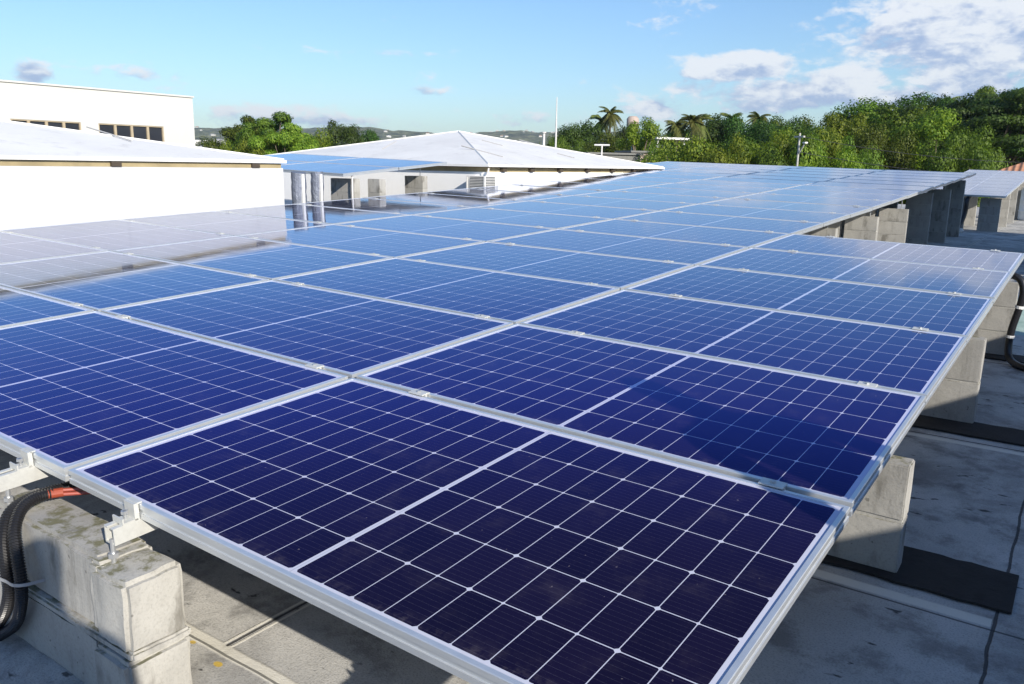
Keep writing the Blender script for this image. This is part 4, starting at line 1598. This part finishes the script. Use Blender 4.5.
# low roofs seen just over the far roof edge
for i, (x_, y_, dist, wx, wy, mt, lb_) in enumerate((
        (592, 153, 58, 6, 4, 'shedgrey', 'low grey flat roofed shed behind the pyramid roof, right of the mast'),
        (620, 154, 62, 3.4, 3, 'shedgrey', 'small grey shed between the vent and the pink wall'),
        (637, 151, 58, 1.8, 2, 'tank_far', 'small pinkish hut beside the airy tree'))):
    X_, Y_, Z_ = at(x_, y_, dist)
    sh_ = empty('shed', (X_, Y_, GZ), R_(-30), lb_, 'shed')
    H = Z_ - GZ
    MB().box(-wx / 2, wx / 2, -wy / 2, wy / 2, 0, H - .12).build('wall', M[mt], sh_)
    MB().box(-wx / 2 - .15, wx / 2 + .15, -wy / 2 - .15, wy / 2 + .15, H - .12, H).build('roof', M['shedgrey'], sh_)

# distant houses
HS = [(203, 140.5, 150, 9, 'white flat roofed house left of the umbrella trees, nearest the tall hall', 'housewall', 'roof'),
      (219, 139, 170, 8, 'white house with upper storey left of the umbrella trees', 'housewall', 'seam'),
      (213, 146, 110, 9, 'long grey roofed house below the white ones at left', 'cream_wall', 'seam'),
      (222, 150, 85, 9, 'low red roofed house just over the left roof edge', 'cream_wall', 'tiles'),
      (203, 149, 90, 5, 'low brick red roofed house beside the hall corner', 'cream_wall', 'tiles'),
      (357, 137, 120, 2.6, 'small cream house between the two dark trees', 'cream_wall', 'roof')]
r = random.Random(5)
for i in range(110):
    xx = r.uniform(385, 565) if i < 92 else r.uniform(196, 240)
    HS.append((xx, 135, r.uniform(1000, 2300), r.uniform(4.5, 8.5), None, r.choice(['housewall', 'cream_wall']), r.choice(['roof', 'roof', 'seam', 'tiles'])))
hid = 0
hill_ob = bpy.data.objects['hills']
for (x_, y_, dist, wd, lb_, wm, rm) in HS:
    X_, Y_, Z_ = at(x_, y_, dist)
    if dist > 300:
        hit = None
        # stand the house on the hillside along this bearing
        d = Vector((X_, Y_, 0)) - Vector((cw.x, cw.y, 0))
        ok, loc, nrm, idx = hill_ob.ray_cast(Vector((X_, Y_, 300)), Vector((0, 0, -1)))
        if not ok:
            continue
        base = loc.z - 1.0
        H = 4.2
        lb_ = 'tiny pale house on the distant wooded hillside'
        gr = 'houses on the distant hillside'
    else:
        base = GZ
        H = Z_ - GZ
        gr = None
    h_ = empty('house', (X_, Y_, base), r.uniform(0, 1.5), lb_, 'house', gr)
    eave = H - wd * .12
    if dist > 300:
        mb = MB()
        mb.box(-wd / 2, wd / 2, -wd * .35, wd * .35, 0, eave)
        mb.build('wall', M[wm], h_)
        hip_roof(h_, -wd / 2 - .3, wd / 2 + .3, -wd * .35 - .3, wd * .35 + .3, eave, .3, mt=M[rm], thick=.2)
    else:
        MB().box(-wd / 2, wd / 2, -wd * .35, wd * .35, 0, eave).build('wall', M[wm], h_)
        if rm != 'tiles' and 'flat' in lb_:
            MB().box(-wd / 2 - .2, wd / 2 + .2, -wd * .35 - .2, wd * .35 + .2, eave, H).build('roof', M[rm], h_)
        else:
            hip_roof(h_, -wd / 2 - .3, wd / 2 + .3, -wd * .35 - .3, wd * .35 + .3, eave, (H - eave) / (wd * .35 + .3), mt=M[rm], thick=.12)
        for wx_ in (-.25, .25):
            MB().box(wd * wx_ - .6, wd * wx_ + .6, -wd * .35 - .03, -wd * .35 - .001, eave - 1.9, eave - .7).build('window', M['glassdark'], h_)

# haze
hz_ = MB().box(-2900, 2900, -40, 2900, -6, 150)
mz, t = mat('air_haze')
pv = t.n('ShaderNodeVolumePrincipled')
pv.inputs['Color'].default_value = (.80, .88, .98, 1)
pv.inputs['Density'].default_value = .00016
pv.inputs['Anisotropy'].default_value = .2
o_ = t.n('ShaderNodeOutputMaterial')
t.link(pv.outputs[0], o_.inputs['Volume'])
tag(hz_.build('haze', mz), kind='stuff')
